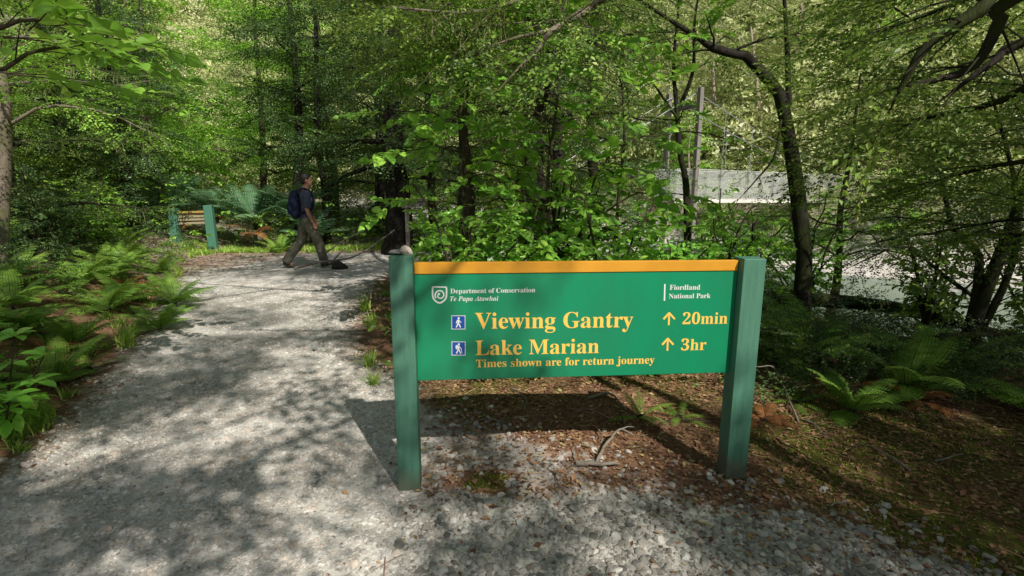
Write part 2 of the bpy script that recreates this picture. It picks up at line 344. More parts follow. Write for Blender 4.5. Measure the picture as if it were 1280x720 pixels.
def axis(lo, hi, fine_lo, fine_hi, step):
    a = [fine_hi]; s = step
    while a[-1] < hi: s *= 1.09; a.append(a[-1] + s)
    b = [fine_lo]; s = step
    while b[-1] > lo: s *= 1.09; b.append(b[-1] - s)
    return np.concatenate([b[::-1], np.arange(fine_lo + step, fine_hi, step), a])
gx = axis(-600, 600, -7.5, 5.5, .05); gy = axis(-300, 700, 1.2, 13.8, .05)
X, Y = np.meshgrid(gx, gy); Z = gz(X, Y); G = gravel_dist(X, Y)
Z = Z + .005 * fbm(X * .8 + Y * .6, Y * .8 - X * .6, .26, 21, 3) * ss(0, .15, 1 + 0 * X)
pathw = .5 + np.clip(G / .9, -.5, .5)
BAR = ss(-.35, .1, -polydist(X, Y, [(9.5, 19.5), (12.5, 17.8), (15.5, 15.8)]) + 1.5)
Z = np.maximum(Z, BAR * -.95 - (1 - BAR) * 5)
mossw = np.clip(.42 + .55 * fbm(X, Y, .9, 31) + .26 * ss(1.4, 2.2, X) * ss(4.4, 2.9, Y) - .25 * ss(1.6, .3, np.abs(X - .6)) * ss(4.6, 3.0, Y), 0, 1)
mossw = np.maximum(mossw, ss(.22, .05, np.hypot(X + .13, (Y - 2.76) * 1.3)))
mossw = np.maximum(mossw, ss(1.5, 5, np.hypot(X, Y) - 14) * .6)
stony = ss(-.2, .25, Z * 0 + ss(-.8, -1.0, Z)) * ss(9, 12, np.hypot(X - 0, Y))
def redzone(x, y): return ss(2.45, 2.72, y + .2 * fbm(x, y, .5, 61)) * ss(-.8, -.4, x + .2 * fbm(x, y, .5, 62)) * ss(4.2, 3.6, y)
pathw = np.maximum(pathw - .62 * redzone(X, Y) * (.6 + .8 * fbm(X, Y, .5, 63)) - .55 * ss(-4.7, -6.2, X + .5 * fbm(X, Y, 1, 65)) * ss(9.3, 11.3, Y) - .5 * ss(.22, .1, np.hypot(X + .13, (Y - 2.76) * 1.3)), stony)
def grid_mesh(name, sel, m):
    ny, nx = X.shape; idx = np.arange(ny * nx).reshape(ny, nx)
    F = np.stack([idx[:-1, :-1], idx[:-1, 1:], idx[1:, 1:], idx[1:, :-1]], -1).reshape(-1, 4)[sel.ravel()]
    used = np.unique(F); re = np.full(ny * nx, -1); re[used] = np.arange(len(used))
    b = MB(); b.add(np.stack([X, Y, Z], -1).reshape(-1, 3)[used], re[F])
    return b.mesh(name, m, True, {'path': pathw.ravel()[used], 'moss': mossw.ravel()[used]})
cx, cyy = (X[:-1, :-1] + X[1:, 1:]) / 2, (Y[:-1, :-1] + Y[1:, 1:]) / 2
onpath = (gravel_dist(cx, cyy) > 0) & (cyy > -20)
tag(obj('ground', grid_mesh('ground', ~onpath, GROUND)), kind='structure')
tag(obj('gravel_path', grid_mesh('gravel_path', onpath, GROUND)), kind='structure')
wb = MB(); q = np.array(RIVER); n_ = len(NEAR)
wa = catmull(np.array([(a, b, -1.18) for a, b in NEAR]), 60) ; wf = catmull(np.array([(a, b, -1.18) for a, b in FAR[::-1]]), 60)
rows = []
for t in np.linspace(-.12, 1.12, 9): rows.append(wa * (1 - t) + wf * t)
R_ = np.array(rows); i_ = np.arange(8)[:, None] * 60; j_ = np.arange(59)[None]
wb.add(R_.reshape(-1, 3), np.stack([i_ + j_, i_ + 60 + j_, i_ + 61 + j_, i_ + j_ + 1], -1).reshape(-1, 4))
tag(obj('river', wb.mesh('river', WATER, True)), kind='structure')

# ------------------------------------------------------------------ stones
def ico():
    t = (1 + 5 ** .5) / 2
    v = norm(np.array([(-1, t, 0), (1, t, 0), (-1, -t, 0), (1, -t, 0), (0, -1, t), (0, 1, t), (0, -1, -t), (0, 1, -t), (t, 0, -1), (t, 0, 1), (-t, 0, -1), (-t, 0, 1)], float))
    f = np.array([(0, 11, 5), (0, 5, 1), (0, 1, 7), (0, 7, 10), (0, 10, 11), (1, 5, 9), (5, 11, 4), (11, 10, 2), (10, 7, 6), (7, 1, 8), (3, 9, 4), (3, 4, 2), (3, 2, 6), (3, 6, 8), (3, 8, 9), (4, 9, 5), (2, 4, 11), (6, 2, 10), (8, 6, 7), (9, 8, 1)])
    return v, f
IV, IF = ico()
def subdiv(v, f):
    v = list(map(tuple, v)); mid = {}; o = []
    def m(a, b):
        k = (min(a, b), max(a, b))
        if k not in mid:
            p = (np.array(v[a]) + np.array(v[b])); p = p / np.linalg.norm(p); mid[k] = len(v); v.append(tuple(p))
        return mid[k]
    for a, b, c in f:
        x, y, z = m(a, b), m(b, c), m(c, a); o += [(a, x, z), (b, y, x), (c, z, y), (x, y, z)]
    return np.array(v), np.array(o)
IV2, IF2 = subdiv(IV, IF); IV3, IF3 = subdiv(IV2, IF2)
def rock_template(r, V, amp=.25, flat=.6):
    W = V.copy()
    for _ in range(7):
        n = norm(r.normal(size=3)); d = r.uniform(.55, .85); k = W @ n; W = W - np.outer(np.clip(k - d, 0, 9) * .9, n)
    W = W * (1 + amp * .4 * r.uniform(-1, 1, (len(W), 1))); W[:, 2] *= flat; return W
def randrot(r, N, tilt=.5):
    a = r.uniform(0, 2 * PI, N); d = np.stack([np.cos(a), np.sin(a), r.normal(0, tilt * .5, N)], -1)
    n = np.stack([r.normal(0, tilt, N), r.normal(0, tilt, N), np.ones(N)], -1); return frames(d, n)
def scatter(r, N, x0, x1, y0, y1, prob):
    x = r.uniform(x0, x1, N); y = r.uniform(y0, y1, N); k = r.uniform(0, 1, N) < prob(x, y); return x[k], y[k]
r = np.random.default_rng(3)
gb = MB()
def stones(N, x0, x1, y0, y1, smin, smax, prob, V=IV, F=IF, pw=2.2):
    x, y = scatter(r, N, x0, x1, y0, y1, prob); t = r.integers(0, 5, len(x))
    s = smin + (smax - smin) * r.uniform(0, 1, len(x)) ** pw
    for k in range(5):
        m = t == k; tv = rock_template(r, V); nn = m.sum()
        P = np.stack([x[m], y[m], gz(x[m], y[m]) + s[m] * .12], -1)
        S = s[m][:, None] * r.uniform(.7, 1.25, (nn, 3))
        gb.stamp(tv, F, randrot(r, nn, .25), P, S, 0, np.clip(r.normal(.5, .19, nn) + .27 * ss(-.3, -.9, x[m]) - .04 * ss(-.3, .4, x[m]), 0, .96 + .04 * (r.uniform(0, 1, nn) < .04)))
def pgrav(x, y):
    return (1 - .9 * redzone(x, y)) * ss(.12, .22, np.hypot(x + .13, (y - 2.76) * 1.3)) * ss(-.3, .3, gravel_dist(x, y) + .7 * fbm(x, y, .6, 41)) * np.clip(1.0 - .09 * (y - 3), .2, 1) * (.85 + .15 * ss(-1.5, .6, x + .4 * fbm(x, y, 1, 44)) + .2 * fbm(x, y, .5, 42))
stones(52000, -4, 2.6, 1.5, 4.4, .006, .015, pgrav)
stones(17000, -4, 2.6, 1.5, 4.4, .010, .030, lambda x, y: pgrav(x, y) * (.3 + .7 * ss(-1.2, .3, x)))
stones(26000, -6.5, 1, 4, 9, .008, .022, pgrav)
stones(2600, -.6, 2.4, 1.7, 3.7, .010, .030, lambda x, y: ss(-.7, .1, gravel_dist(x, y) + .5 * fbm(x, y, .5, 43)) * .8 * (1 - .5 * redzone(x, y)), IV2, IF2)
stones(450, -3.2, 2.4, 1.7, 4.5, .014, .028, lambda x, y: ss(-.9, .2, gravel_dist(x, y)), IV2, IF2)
tag(obj('gravel', gb.mesh('gravel', STONE)), kind='stuff', label='loose grey gravel stones scattered over the path and around the sign')
gb = MB()
def barprob(x, y): return ss(1.7, .9, polydist(x, y, [(9.5, 19.5), (12.5, 17.8), (15.5, 15.8)])) + .12 * ((gz(x, y) < -.7) & (gz(x, y) > -1.2))
stones(9000, 5, 22, 8, 27, .05, .28, barprob)
stones(3500, -22, 3, 25, 46, .1, .5, lambda x, y: ((gz(x, y) < -.3) & (gz(x, y) > -1.4)) * .7)
tag(obj('river_cobbles', gb.mesh('river_cobbles', STONE)), kind='stuff', label='pale sunlit cobbles along the river bar')

# leaf litter and small twigs
lb = MB()
lv = np.array([(0, 0, 0), (.5, .28, .08), (1, 0, .05), (.5, -.28, .08)]); lf = np.array([(0, 1, 2), (0, 2, 3)])
def plit(x, y):
    g = gravel_dist(x, y); return ss(.5, -.3, g + .3 * fbm(x, y, .7, 55)) * (.35 + .65 * ss(-.2, .3, fbm(x, y, 1.1, 56))) + .07 * ss(-1.4, .4, x) + .55 * redzone(x, y) + .22 * ss(.2, 1.3, x) + .8 * ss(-4.7, -6.2, x) * ss(9.3, 11.3, y)
for N, x0, x1, y0, y1, a, b in ((34000, -.9, 4.2, 1.6, 5.5, .012, .03), (9000, -.9, 4.4, 1.6, 5.5, .03, .055), (9000, -5.5, -1.8, 2.2, 9, .015, .045), (5000, -10, -5, 7, 15, .03, .08), (4000, 1, 6, 4, 8, .02, .06)):
    x, y = scatter(r, N, x0, x1, y0, y1, plit); n = len(x)
    lb.stamp(lv, lf, randrot(r, n, .35), np.stack([x, y, gz(x, y) + .008], -1), r.uniform(a, b, n), 0, r.uniform(0, 1, n))
tw = np.array([(0, -.012, 0), (0, .012, 0), (0, 0, .02), (.5, -.01, .03), (.5, .01, .03), (.5, 0, .045), (1, -.005, .01), (1, .005, .01), (1, 0, .02)])
tf_ = np.array([(0, 1, 4, 3), (1, 2, 5, 4), (2, 0, 3, 5), (3, 4, 7, 6), (4, 5, 8, 7), (5, 3, 6, 8)])
x, y = scatter(r, 2600, -.8, 4, 1.7, 5.2, lambda x, y: plit(x, y) * .8 + .03); n = len(x)
lb.stamp(tw, tf_, randrot(r, n, .15), np.stack([x, y, gz(x, y) + .01], -1), r.uniform(.04, .17, n), 0, r.uniform(.2, 1, n))
tag(obj('leaf_litter', lb.mesh('leaf_litter', LITTER)), kind='stuff', label='brown fallen leaves and twigs on the forest floor')

# moss tufts
mb_ = MB()
def pmoss(x, y):
    m = ss(.22, .05, np.hypot(x + .13, (y - 2.76) * 1.3)) * 1.2
    return m + ss(.1, .5, fbm(x, y, .9, 31) + .5 * ss(1.3, 2.2, x) * ss(4.2, 2.8, y) - .1) * ss(.1, -.3, gravel_dist(x, y)) * .8
for N, x0, x1, y0, y1, a, b in ((26000, -.6, 3.6, 1.6, 4.6, .008, .02), (9000, -5, -2.3, 2.3, 7, .012, .04)):
    x, y = scatter(r, N, x0, x1, y0, y1, pmoss); n = len(x)
    d = np.stack([r.normal(0, .6, n), r.normal(0, .6, n), np.ones(n)], -1)
    mb_.stamp(np.array([(0, -.2, 0), (0, .2, 0), (1, 0, 0)]), np.array([(0, 1, 2)]), frames(d, r.normal(size=(n, 3))), np.stack([x, y, gz(x, y) - .002], -1), r.uniform(a, b, n), 0, r.uniform(0, 1, n))
tag(obj('moss', mb_.mesh('moss', MOSSM)), kind='stuff', label='yellow green moss cushions on the forest floor')

# ------------------------------------------------------------------ leaf templates
def leaf_shape(w=.5, n=5, fold=.18, droop=.25, peak=.45):
    t = np.linspace(0, 1, n + 1); wd = w * .5 * np.sin(PI * t ** (math.log(.5) / math.log(peak))) ** .8
    z = -droop * t ** 2; V, F = [], []
    for i in range(n + 1):
        V += [(t[i], wd[i], z[i] + wd[i] * fold * 2), (t[i], 0, z[i]), (t[i], -wd[i], z[i] + wd[i] * fold * 2)]
    for i in range(n):
        a = 3 * i; F += [(a, a + 1, a + 4, a + 3), (a + 1, a + 2, a + 5, a + 4)]
    return np.array(V), np.array(F)
QL = (np.array([(0, 0, 0), (.5, .3, .1), (1, 0, -.05), (.5, -.3, .1)]), np.array([(0, 1, 2), (0, 2, 3)]))
ROUND = leaf_shape(.75, 5, .12, .25, .42); OVAL = leaf_shape(.5, 5, .15, .3, .5); LONG = leaf_shape(.3, 5, .2, .5, .4); OBOV = leaf_shape(.48, 6, .16, .3, .62)

def spray(seed, L, leaf, gap, twig=True):
    r = np.random.default_rng(seed); b = MB()
    nt_ = max(4, int(L / .085)); axis_ = lambda t: np.array([L * t, .06 * L * math.sin(3 * t + seed), -.18 * L * t * t])
    ax = [(np.array([axis_(t) for t in np.linspace(0, 1, 5)]), .0022)]
    for i in range(nt_):
        t = .12 + .86 * i / nt_; sgn = 1 if i % 2 else -1; ln = L * .52 * (1 - t * .75) * r.uniform(.7, 1.2); p0 = axis_(t)
        a = sgn * math.radians(r.uniform(38, 62)); d = np.array([math.cos(a), math.sin(a), r.normal(0, .12)])
        ax.append((np.array([p0 + d * ln * s + np.array([0, 0, -.12 * ln * s * s]) for s in (0, .5, 1)]), .0011))
    pos, dr = [], []
    for P, rad in ax:
        if twig: b.tube(P, np.linspace(rad, rad * .4, len(P)), 3, 1, 0.5, False)
        ln = np.linalg.norm(P[-1] - P[0]); k = max(2, int(ln / gap)); d0 = norm(P[-1] - P[0])
        for j in range(k):
            s = (j + .6) / k; p = P[0] + (P[-1] - P[0]) * s if len(P) == 3 else axis_(s)
            a = (1 if j % 2 else -1) * r.uniform(.5, 1.1); d = np.array([d0[0] * math.cos(a) - d0[1] * math.sin(a), d0[0] * math.sin(a) + d0[1] * math.cos(a), d0[2] + r.normal(0, .25)])
            pos.append(p); dr.append(d)
    n = len(pos); nn = np.stack([r.normal(0, .38, n), r.normal(0, .38, n), np.ones(n)], -1)
    b.stamp(QL[0], QL[1], frames(np.array(dr), nn), np.array(pos), leaf * r.uniform(.7, 1.25, n), 0, r.uniform(0, .6, n))
    V = np.concatenate(b.V); F4 = [f for f in b.F if f.shape[1] == 4]; F3 = [f for f in b.F if f.shape[1] == 3]
    T = []
    for f in F4: T += [f[:, [0, 1, 2]], f[:, [0, 2, 3]]]
    mats_ = np.concatenate([np.ones(sum(len(t) for t in T)), np.zeros(sum(len(f) for f in F3))]) if T else np.zeros(sum(len(f) for f in F3))
    return V, np.concatenate(T + F3), mats_, np.concatenate(b.R)
def twigleaf(seed, L, leaf, n, shape, tilt=.5):   # a leafy twig of broad leaves
    r = np.random.default_rng(seed); b = MB()
    P = np.array([[L * t, .08 * L * math.sin(2.5 * t + seed), -.15 * L * t * t] for t in np.linspace(0, 1, 5)])
    b.tube(P, np.linspace(.004, .0015, 5), 3, 1, .5, False)
    t = (np.arange(n) + .5) / n * .85 + .15; p = np.stack([L * t, .08 * L * np.sin(2.5 * t + seed), -.15 * L * t * t], -1)
    a = np.where(np.arange(n) % 2 == 0, 1, -1) * r.uniform(.6, 1.3, n); a[-1] *= .1
    d = np.stack([np.cos(a), np.sin(a), r.normal(.0, .35, n)], -1); nn = np.stack([r.normal(0, tilt, n), r.normal(0, tilt, n), np.ones(n)], -1)
    b.stamp(shape[0], shape[1], frames(d, nn), p, leaf * r.uniform(.65, 1.2, n), 0, r.uniform(0, .6, n))
    V = np.concatenate(b.V); T = []
    for f in b.F: T += [f[:, [0, 1, 2]], f[:, [0, 2, 3]]]
    nt0 = 2 * len(b.F[0]); tot = sum(len(q) for q in T); m_ = np.zeros(tot); m_[:nt0] = 1
    return V, np.concatenate(T), m_, np.concatenate(b.R)
SPR = {'near': [spray(11 + k, .62, .036, .021) for k in range(5)], 'mid': [spray(21 + k, .75, .062, .045, False) for k in range(5)],
       'far': [spray(31 + k, 1.1, .15, .13, False) for k in range(4)],
       'broad': [twigleaf(41 + k, .46, .12, 9, ROUND) for k in range(5)], 'oval': [twigleaf(51 + k, .38, .105, 10, OVAL) for k in range(5)],
       'broadfar': [twigleaf(61 + k, .5, .13, 8, QL and ROUND) for k in range(4)], 'needle': [spray(71 + k, .5, .045, .016) for k in range(4)]}
def put_sprays(b, kind, P, D, Nn, S, r, base=None):
    T = SPR[kind]; P, D, Nn, S = map(np.asarray, (P, D, Nn, S)); t = r.integers(0, len(T), len(P)); R_ = frames(D, Nn)
    base = r.uniform(0, .4, len(P)) if base is None else base
    for k in range(len(T)):
        m = np.where(t == k)[0]
        if len(m) == 0: continue
        V, F, mm, rv = T[k]
        b.stamp(V, F, R_[m], P[m], S[m], mm, (base[m][:, None] + rv[None]))

# ------------------------------------------------------------------ trees
def gen_tree(seed, H, r0, base=.25, spread=2.0, nlimb=20, kind='mid', lean=(0, 0), trunk=None, sc_=1.0, dens=1.0, rise=.35, sub_gap=.36, moss=0, extra=(), flat=.25, trunk_top=1.0, clump=0):
    r = np.random.default_rng(seed); wood, cr, ms = MB(), MB(), MB()
    if trunk is None:
        k = 7; t = np.linspace(0, 1, k)
        tp = np.stack([lean[0] * t ** 1.3 + np.cumsum(r.normal(0, .035 * H / k * 2, k)) * (t > 0), lean[1] * t ** 1.3 + np.cumsum(r.normal(0, .035 * H / k * 2, k)) * (t > 0), H * t], -1); tp[0, :2] = 0
    else: tp = np.asarray(trunk, float); H = tp[-1, 2]
    ns = max(12, int(H * 4)); T = catmull(tp, ns); tt = np.linspace(0, 1, ns)
    rad = r0 * (1 - .82 * tt * trunk_top) * (1 + .5 * np.exp(-tt * H / .25)); T[0, 2] -= .25
    wood.tube(T, rad, 10, 0, .5, True, .07)
    PP, DD, NN, SS = [], [], [], []
    def limb(P, ra, depth_ok=True, dn=1.0):
        P = np.asarray(P); wood.tube(P, np.linspace(ra, max(.006, ra * .25), len(P)), 6, 0, .5)
        ln = np.linalg.norm(np.diff(P, axis=0), axis=1).sum(); n = max(2, int(ln / sub_gap)); side = 1
        for j in range(n + 1):
            s = .22 + .78 * (j / n) if n else 1; q = s * (len(P) - 1); i = min(int(q), len(P) - 2); f = q - i
            p = P[i] * (1 - f) + P[i + 1] * f; d = norm(P[i + 1] - P[i]); side = -side
            if moss and r.uniform() < moss:
                for _ in range(r.integers(5, 14)):
                    l = r.uniform(.05, .12) * r.choice([1, 1, 2, 3]); o_ = p + r.normal(0, .05, 3) * np.array([1, 1, .25]); ms.tube([o_, o_ + (r.normal(0, .025), r.normal(0, .025), -l * .4), o_ + (r.normal(0, .03), r.normal(0, .03), -l * .8), o_ + (r.normal(0, .04), r.normal(0, .04), -l)], [.003, .007, .005, .001], 3, 0, r.uniform(0, 1), False)
            sl = np.clip(ln * .42 * (1.1 - s), .12, 1.3) * r.uniform(.7, 1.2)
            if clump: sl = r.uniform(.5, 1.0)
            if j == n: sd = d; sl = .25
            else:
                h = norm(np.cross([0, 0, 1], d)); sd = norm(d * .65 + side * h * .85 + np.array([0, 0, r.normal(.03, flat)]))
            e = p + sd * sl + np.array([0, 0, -.06 * sl]); 
            if sl > .2: wood.tube([p, (p + e) / 2 + (0, 0, .03 * sl), e], [max(.004, ra * .16), .004, .002], 4, 0, .5, False)
            m = max(1, int(round(sl / .2 * dens * dn)))
            if clump: m = int(clump * dens)
            for g in range(m):
                f2 = (g + .7) / m; a = (1 if g % 2 else -1) * r.uniform(.2, 1.9 if clump else .8); hh = np.cross([0, 0, 1], sd)
                PP.append(p + (e - p) * min(1, f2)); DD.append(sd * math.cos(a) + hh * math.sin(a) + np.array([0, 0, r.normal(-.08, flat)]))
                NN.append((r.normal(0, flat), r.normal(0, flat), 1)); SS.append(sc_ * r.uniform(.7, 1.25))
    for i in range(nlimb):
        t = base + (1 - base) * (i + r.uniform(0, .8)) / nlimb; az = i * 2.4 + r.uniform(-.5, .5); q = (t - base) / (1 - base)
        ln = spread * (1 - .72 * q ** 1.4) * r.uniform(.65, 1.12); k = min(ns - 1, int(t * (ns - 1))); p = T[k]
        dh = np.array([math.cos(az), math.sin(az), 0]); u = np.linspace(0, 1, 6)
        P = p + dh * (ln * u)[:, None] + np.array([0, 0, 1]) * (ln * (rise * (1 + q) * u - .42 * u ** 2 * (1 - .5 * q)))[:, None] + np.cumsum(r.normal(0, .03 * ln, (6, 3)), 0) * (u > 0)[:, None]
        limb(P, max(.01, rad[k] * .30 * min(1.2, ln / spread + .3)))
    for P, ra, dn in extra: limb(catmull(P, 12), ra, dn=dn)
    if PP: put_sprays(cr, kind, PP, DD, NN, SS, r)
    return wood, cr, ms
def tree(name, label, cat, loc, leafm, barkm, rz=0, scale=1, group=None, **kw):
    wood, cr, ms = gen_tree(**kw); t = thing(name, label, cat, loc, rz, group, scale)
    obj('trunk', wood.mesh('trunk', barkm, True), t)
    if cr.n: obj('crown', cr.mesh('crown', [leafm, TWIG]), t)
    if ms.n: obj('hanging_moss', ms.mesh('hanging_moss', LICHEN), t)
    return t
#PLANTS
# ------------------------------------------------------------------ small plants
def fern_mesh(seed, nf=9, L=.8, pinn=21, pl=.13, spread=(25, 70), leaf_w=.36, mats=None, droop=.9):
    r = np.random.default_rng(seed); b = MB(); n = 3
    pt = []                                        # pinna template: a comb-edged tapering strip
    ks = 5; V, F = [], []
    for i in range(ks):
        t0 = i / ks; t1 = (i + .82) / ks; w0 = leaf_w * (1 - t0) ** .7; z = -.18 * t0 ** 2; z1 = -.18 * t1 ** 2
        a = len(V); V += [(t0, 0, z), (t0 + .13, w0 * .55, z), (t1 + .03, w0 * .5, z1), (t1, 0, z1), (t0 + .13, -w0 * .55, z), (t1 + .03, -w0 * .5, z1)]
        F += [(a, a + 3, a + 2, a + 1), (a, a + 4, a + 5, a + 3)]
    V.append((1, 0, -.18)); PV, PF = np.array(V), np.array(F)
    for k in range(nf):
        az = 2 * PI * k / nf + r.uniform(-.4, .4); el = math.radians(r.uniform(*spread)); l = L * r.uniform(.7, 1.15)
        u = np.linspace(0, 1, 22); ang = el - droop * u * r.uniform(.8, 1.3); st = l / 21
        h = np.concatenate([[0], np.cumsum(np.cos(ang[:-1]) * st)]); z = np.concatenate([[0], np.cumsum(np.sin(ang[:-1]) * st)])
        sw = r.normal(0, .12) * h ** 2 / L
        P = np.stack([h * math.cos(az) - sw * math.sin(az), h * math.sin(az) + sw * math.cos(az), z], -1)
        b.tube(P, np.linspace(.006, .0015, 22) * L, 3, 1, .3, False)
        s = np.linspace(.12, .985, pinn); T = norm(np.gradient(P, axis=0)); q = s * 21; i = np.minimum(q.astype(int), 20); f = (q - i)[:, None]
        p = P[i] * (1 - f) + P[i + 1] * f; t = T[i]; side = norm(np.cross(np.array([0, 0, 1.0]), t)); nrm = np.cross(t, side)
        ln = pl * L / .8 * np.sin(PI * np.clip(s * .86 + .12, 0, 1)) ** .75 * 1.1
        rd = np.clip(r.uniform(.1, .9) + r.normal(0, .08, pinn), 0, 1)
        for sg in (-1, 1):
            d = side * sg * .92 + t * (.28 + .25 * s[:, None]) + r.normal(0, .05, (pinn, 3)) - nrm * .12
            b.stamp(PV, PF, frames(d, nrm + r.normal(0, .12, (pinn, 3))), p, ln, 0, rd)
    return b.mesh('fronds', mats, False)
def tuft_mesh(seed, n=40, L=.4, w=.012, m=None):
    r = np.random.default_rng(seed); b = MB(); k = 5; u = np.linspace(0, 1, k)
    for _ in range(n):
        az = r.uniform(0, 2 * PI); l = L * r.uniform(.5, 1.15); lean = r.uniform(.2, 1.1); h = l * u * math.sin(lean) * (.4 + .6 * u); z = l * u * math.cos(lean * .6) * (1 - .55 * u * lean)
        o = r.normal(0, .03, 2); c, s = math.cos(az), math.sin(az); ww = w * r.uniform(.6, 1.3) * (1 - u ** 2 * .97)
        A = np.stack([o[0] + h * c - ww * s, o[1] + h * s + ww * c, z], -1); B = np.stack([o[0] + h * c + ww * s, o[1] + h * s - ww * c, z + .002], -1)
        V = np.stack([A, B], 1).reshape(-1, 3); i = np.arange(k - 1) * 2
        b.add(V, np.stack([i, i + 1, i + 3, i + 2], -1), 0, r.uniform(0, 1))
    return b.mesh('blades', m)
def shrub_parts(seed, H=1.0, spread=.6, ns=7, kind='oval', dens=1.0, twn=7, rosette=None):
    r = np.random.default_rng(seed); wood, cr = MB(), MB(); PP, DD, NN, SS = [], [], [], []
    for i in range(ns):
        az = i * 2.4 + r.uniform(-.4, .4); h = H * r.uniform(.55, 1.05); o = spread * r.uniform(.3, 1.0); u = np.linspace(0, 1, 7)
        dh = np.array([math.cos(az), math.sin(az), 0])
        P = dh * (o * u ** 1.4)[:, None] + np.array([0, 0, 1]) * (h * (u * 1.25 - .25 * u ** 3))[:, None] + np.cumsum(r.normal(0, .015 * H, (7, 3)), 0) * (u > 0)[:, None]
        wood.tube(P, np.linspace(.012, .004, 7) * max(.6, H), 5, 0, .5)
        for j in range(int(twn * dens)):
            s = .25 + .75 * (j + r.uniform(0, .9)) / int(twn * dens); q = min(5.99, s * 6); k = int(q); p = P[k] + (P[k + 1] - P[k]) * (q - k)
            a = r.uniform(0, 2 * PI); d = np.array([math.cos(a), math.sin(a), r.uniform(-.2, .5)])
            PP.append(p); DD.append(d * .8 + dh * .4); NN.append((r.normal(0, .3), r.normal(0, .3), 1)); SS.append(r.uniform(.6, 1.1) * (1.05 - .35 * s))
    put_sprays(cr, kind, PP, DD, NN, SS, r); return wood, cr
def shrub(name, label, loc, leafm, rz=0, scale=1, group=None, cat='shrub', bark=None, **kw):
    wood, cr = shrub_parts(**kw); t = thing(name, label, cat, loc, rz, group, scale)
    obj('stem', wood.mesh('stem', bark or BARKM, True), t); obj('foliage', cr.mesh('foliage', [leafm, TWIG]), t); return t

# ------------------------------------------------------------------ the sign
def math_font(s, A=0x1D400, a=0x1D41A, d=0x1D7CE):
    return ''.join(chr(A + ord(c) - 65) if 'A' <= c <= 'Z' else chr(a + ord(c) - 97) if 'a' <= c <= 'z' else chr(d + ord(c) - 48) if c.isdigit() else c for c in s)
SL, SR = np.array([-.567, 2.72]), np.array([1.288, 2.87])
SW = float(np.hypot(*(SR - SL))); SYAW = math.atan2(SR[1] - SL[1], SR[0] - SL[0]); SMID = (SL + SR) / 2
sign = thing('trail_sign', 'large green trail sign with yellow top board and yellow lettering on two green posts', 'sign', (SMID[0], SMID[1], 0), SYAW)
ux = np.array([math.cos(SYAW), math.sin(SYAW)]); uy = np.array([-ux[1], ux[0]])
def on_sign(u, v, ly):                   # photo point -> local x, z on the plane y = ly of the sign
    r_ = ray(u, v); o = np.array([0, 0]) - SMID; s = (ly - o @ uy) / (r_[:2] @ uy)
    p = o + r_[:2] * s; return p @ ux, CAMH + r_[2] * s
def bevelbox(size, bev, seg=2):
    import bmesh
    bm = bmesh.new(); bmesh.ops.create_cube(bm, size=1)
    for v in bm.verts: v.co = Vector((v.co.x * size[0], v.co.y * size[1], v.co.z * size[2]))
    bmesh.ops.bevel(bm, geom=list(bm.edges), offset=bev, segments=seg, affect='EDGES', profile=.6)
    me = bpy.data.meshes.new('piece'); bm.to_mesh(me); bm.free(); return me
def bevpiece(name, size, bev, loc, m, parent, rot=(0, 0, 0)):
    me = bevelbox(size, bev); me.name = name; me.materials.append(m); o = obj(name, me, parent); o.location = loc; o.rotation_euler = rot; return o
FRONT, PANY = -.057, 0.0
zl = on_sign(508, 320, FRONT)[1]; zr = on_sign(941, 323.5, FRONT)[1]
bevpiece('post', (.118, .115, zl + .5), .006, (-SW / 2, 0, zl / 2 - .25), POSTG, sign)
bevpiece('post', (.124, .115, zr + .55), .006, (SW / 2, 0, zr / 2 - .275), POSTG, sign, (0, .006, 0))
x0, zt0 = on_sign(523, 343, PANY); x1, zt1 = on_sign(926, 338.5, PANY); xb0, zb0 = on_sign(526, 476, PANY); xb1, zb1 = on_sign(907, 466, PANY)
_, zy0 = on_sign(522, 328.5, PANY - .006); _, zy1 = on_sign(927, 325.5, PANY - .006)
xa, xb = -SW / 2 + .0592, SW / 2 - .0585
def plate(name, pts, y0, y1, m, parent):
    import bmesh
    bm = bmesh.new(); f = [bm.verts.new((x, y0, z)) for x, z in pts]; bk = [bm.verts.new((x, y1, z)) for x, z in pts]; n = len(pts)
    bm.faces.new(f); bm.faces.new(bk[::-1])
    for i in range(n): bm.faces.new((f[i], bk[i], bk[(i + 1) % n], f[(i + 1) % n]))
    bmesh.ops.recalc_face_normals(bm, faces=bm.faces); bmesh.ops.bevel(bm, geom=list(bm.edges), offset=.0025, segments=1, affect='EDGES')
    me = bpy.data.meshes.new(name); bm.to_mesh(me); bm.free(); me.materials.append(m); return obj(name, me, parent)
panel = plate('panel', [(xa, zb0), (xb, zb1), (xb, zt1 + .0), (xa, zt0)], PANY, PANY + .03, PANELG, sign)
plate('top_board', [(xa + .002, zt0 + .0015), (xb - .002, zt1 + .0015), (xb - .002, zy1), (xa + .002, zy0)], PANY - .006, PANY + .034, YELLOW, sign)
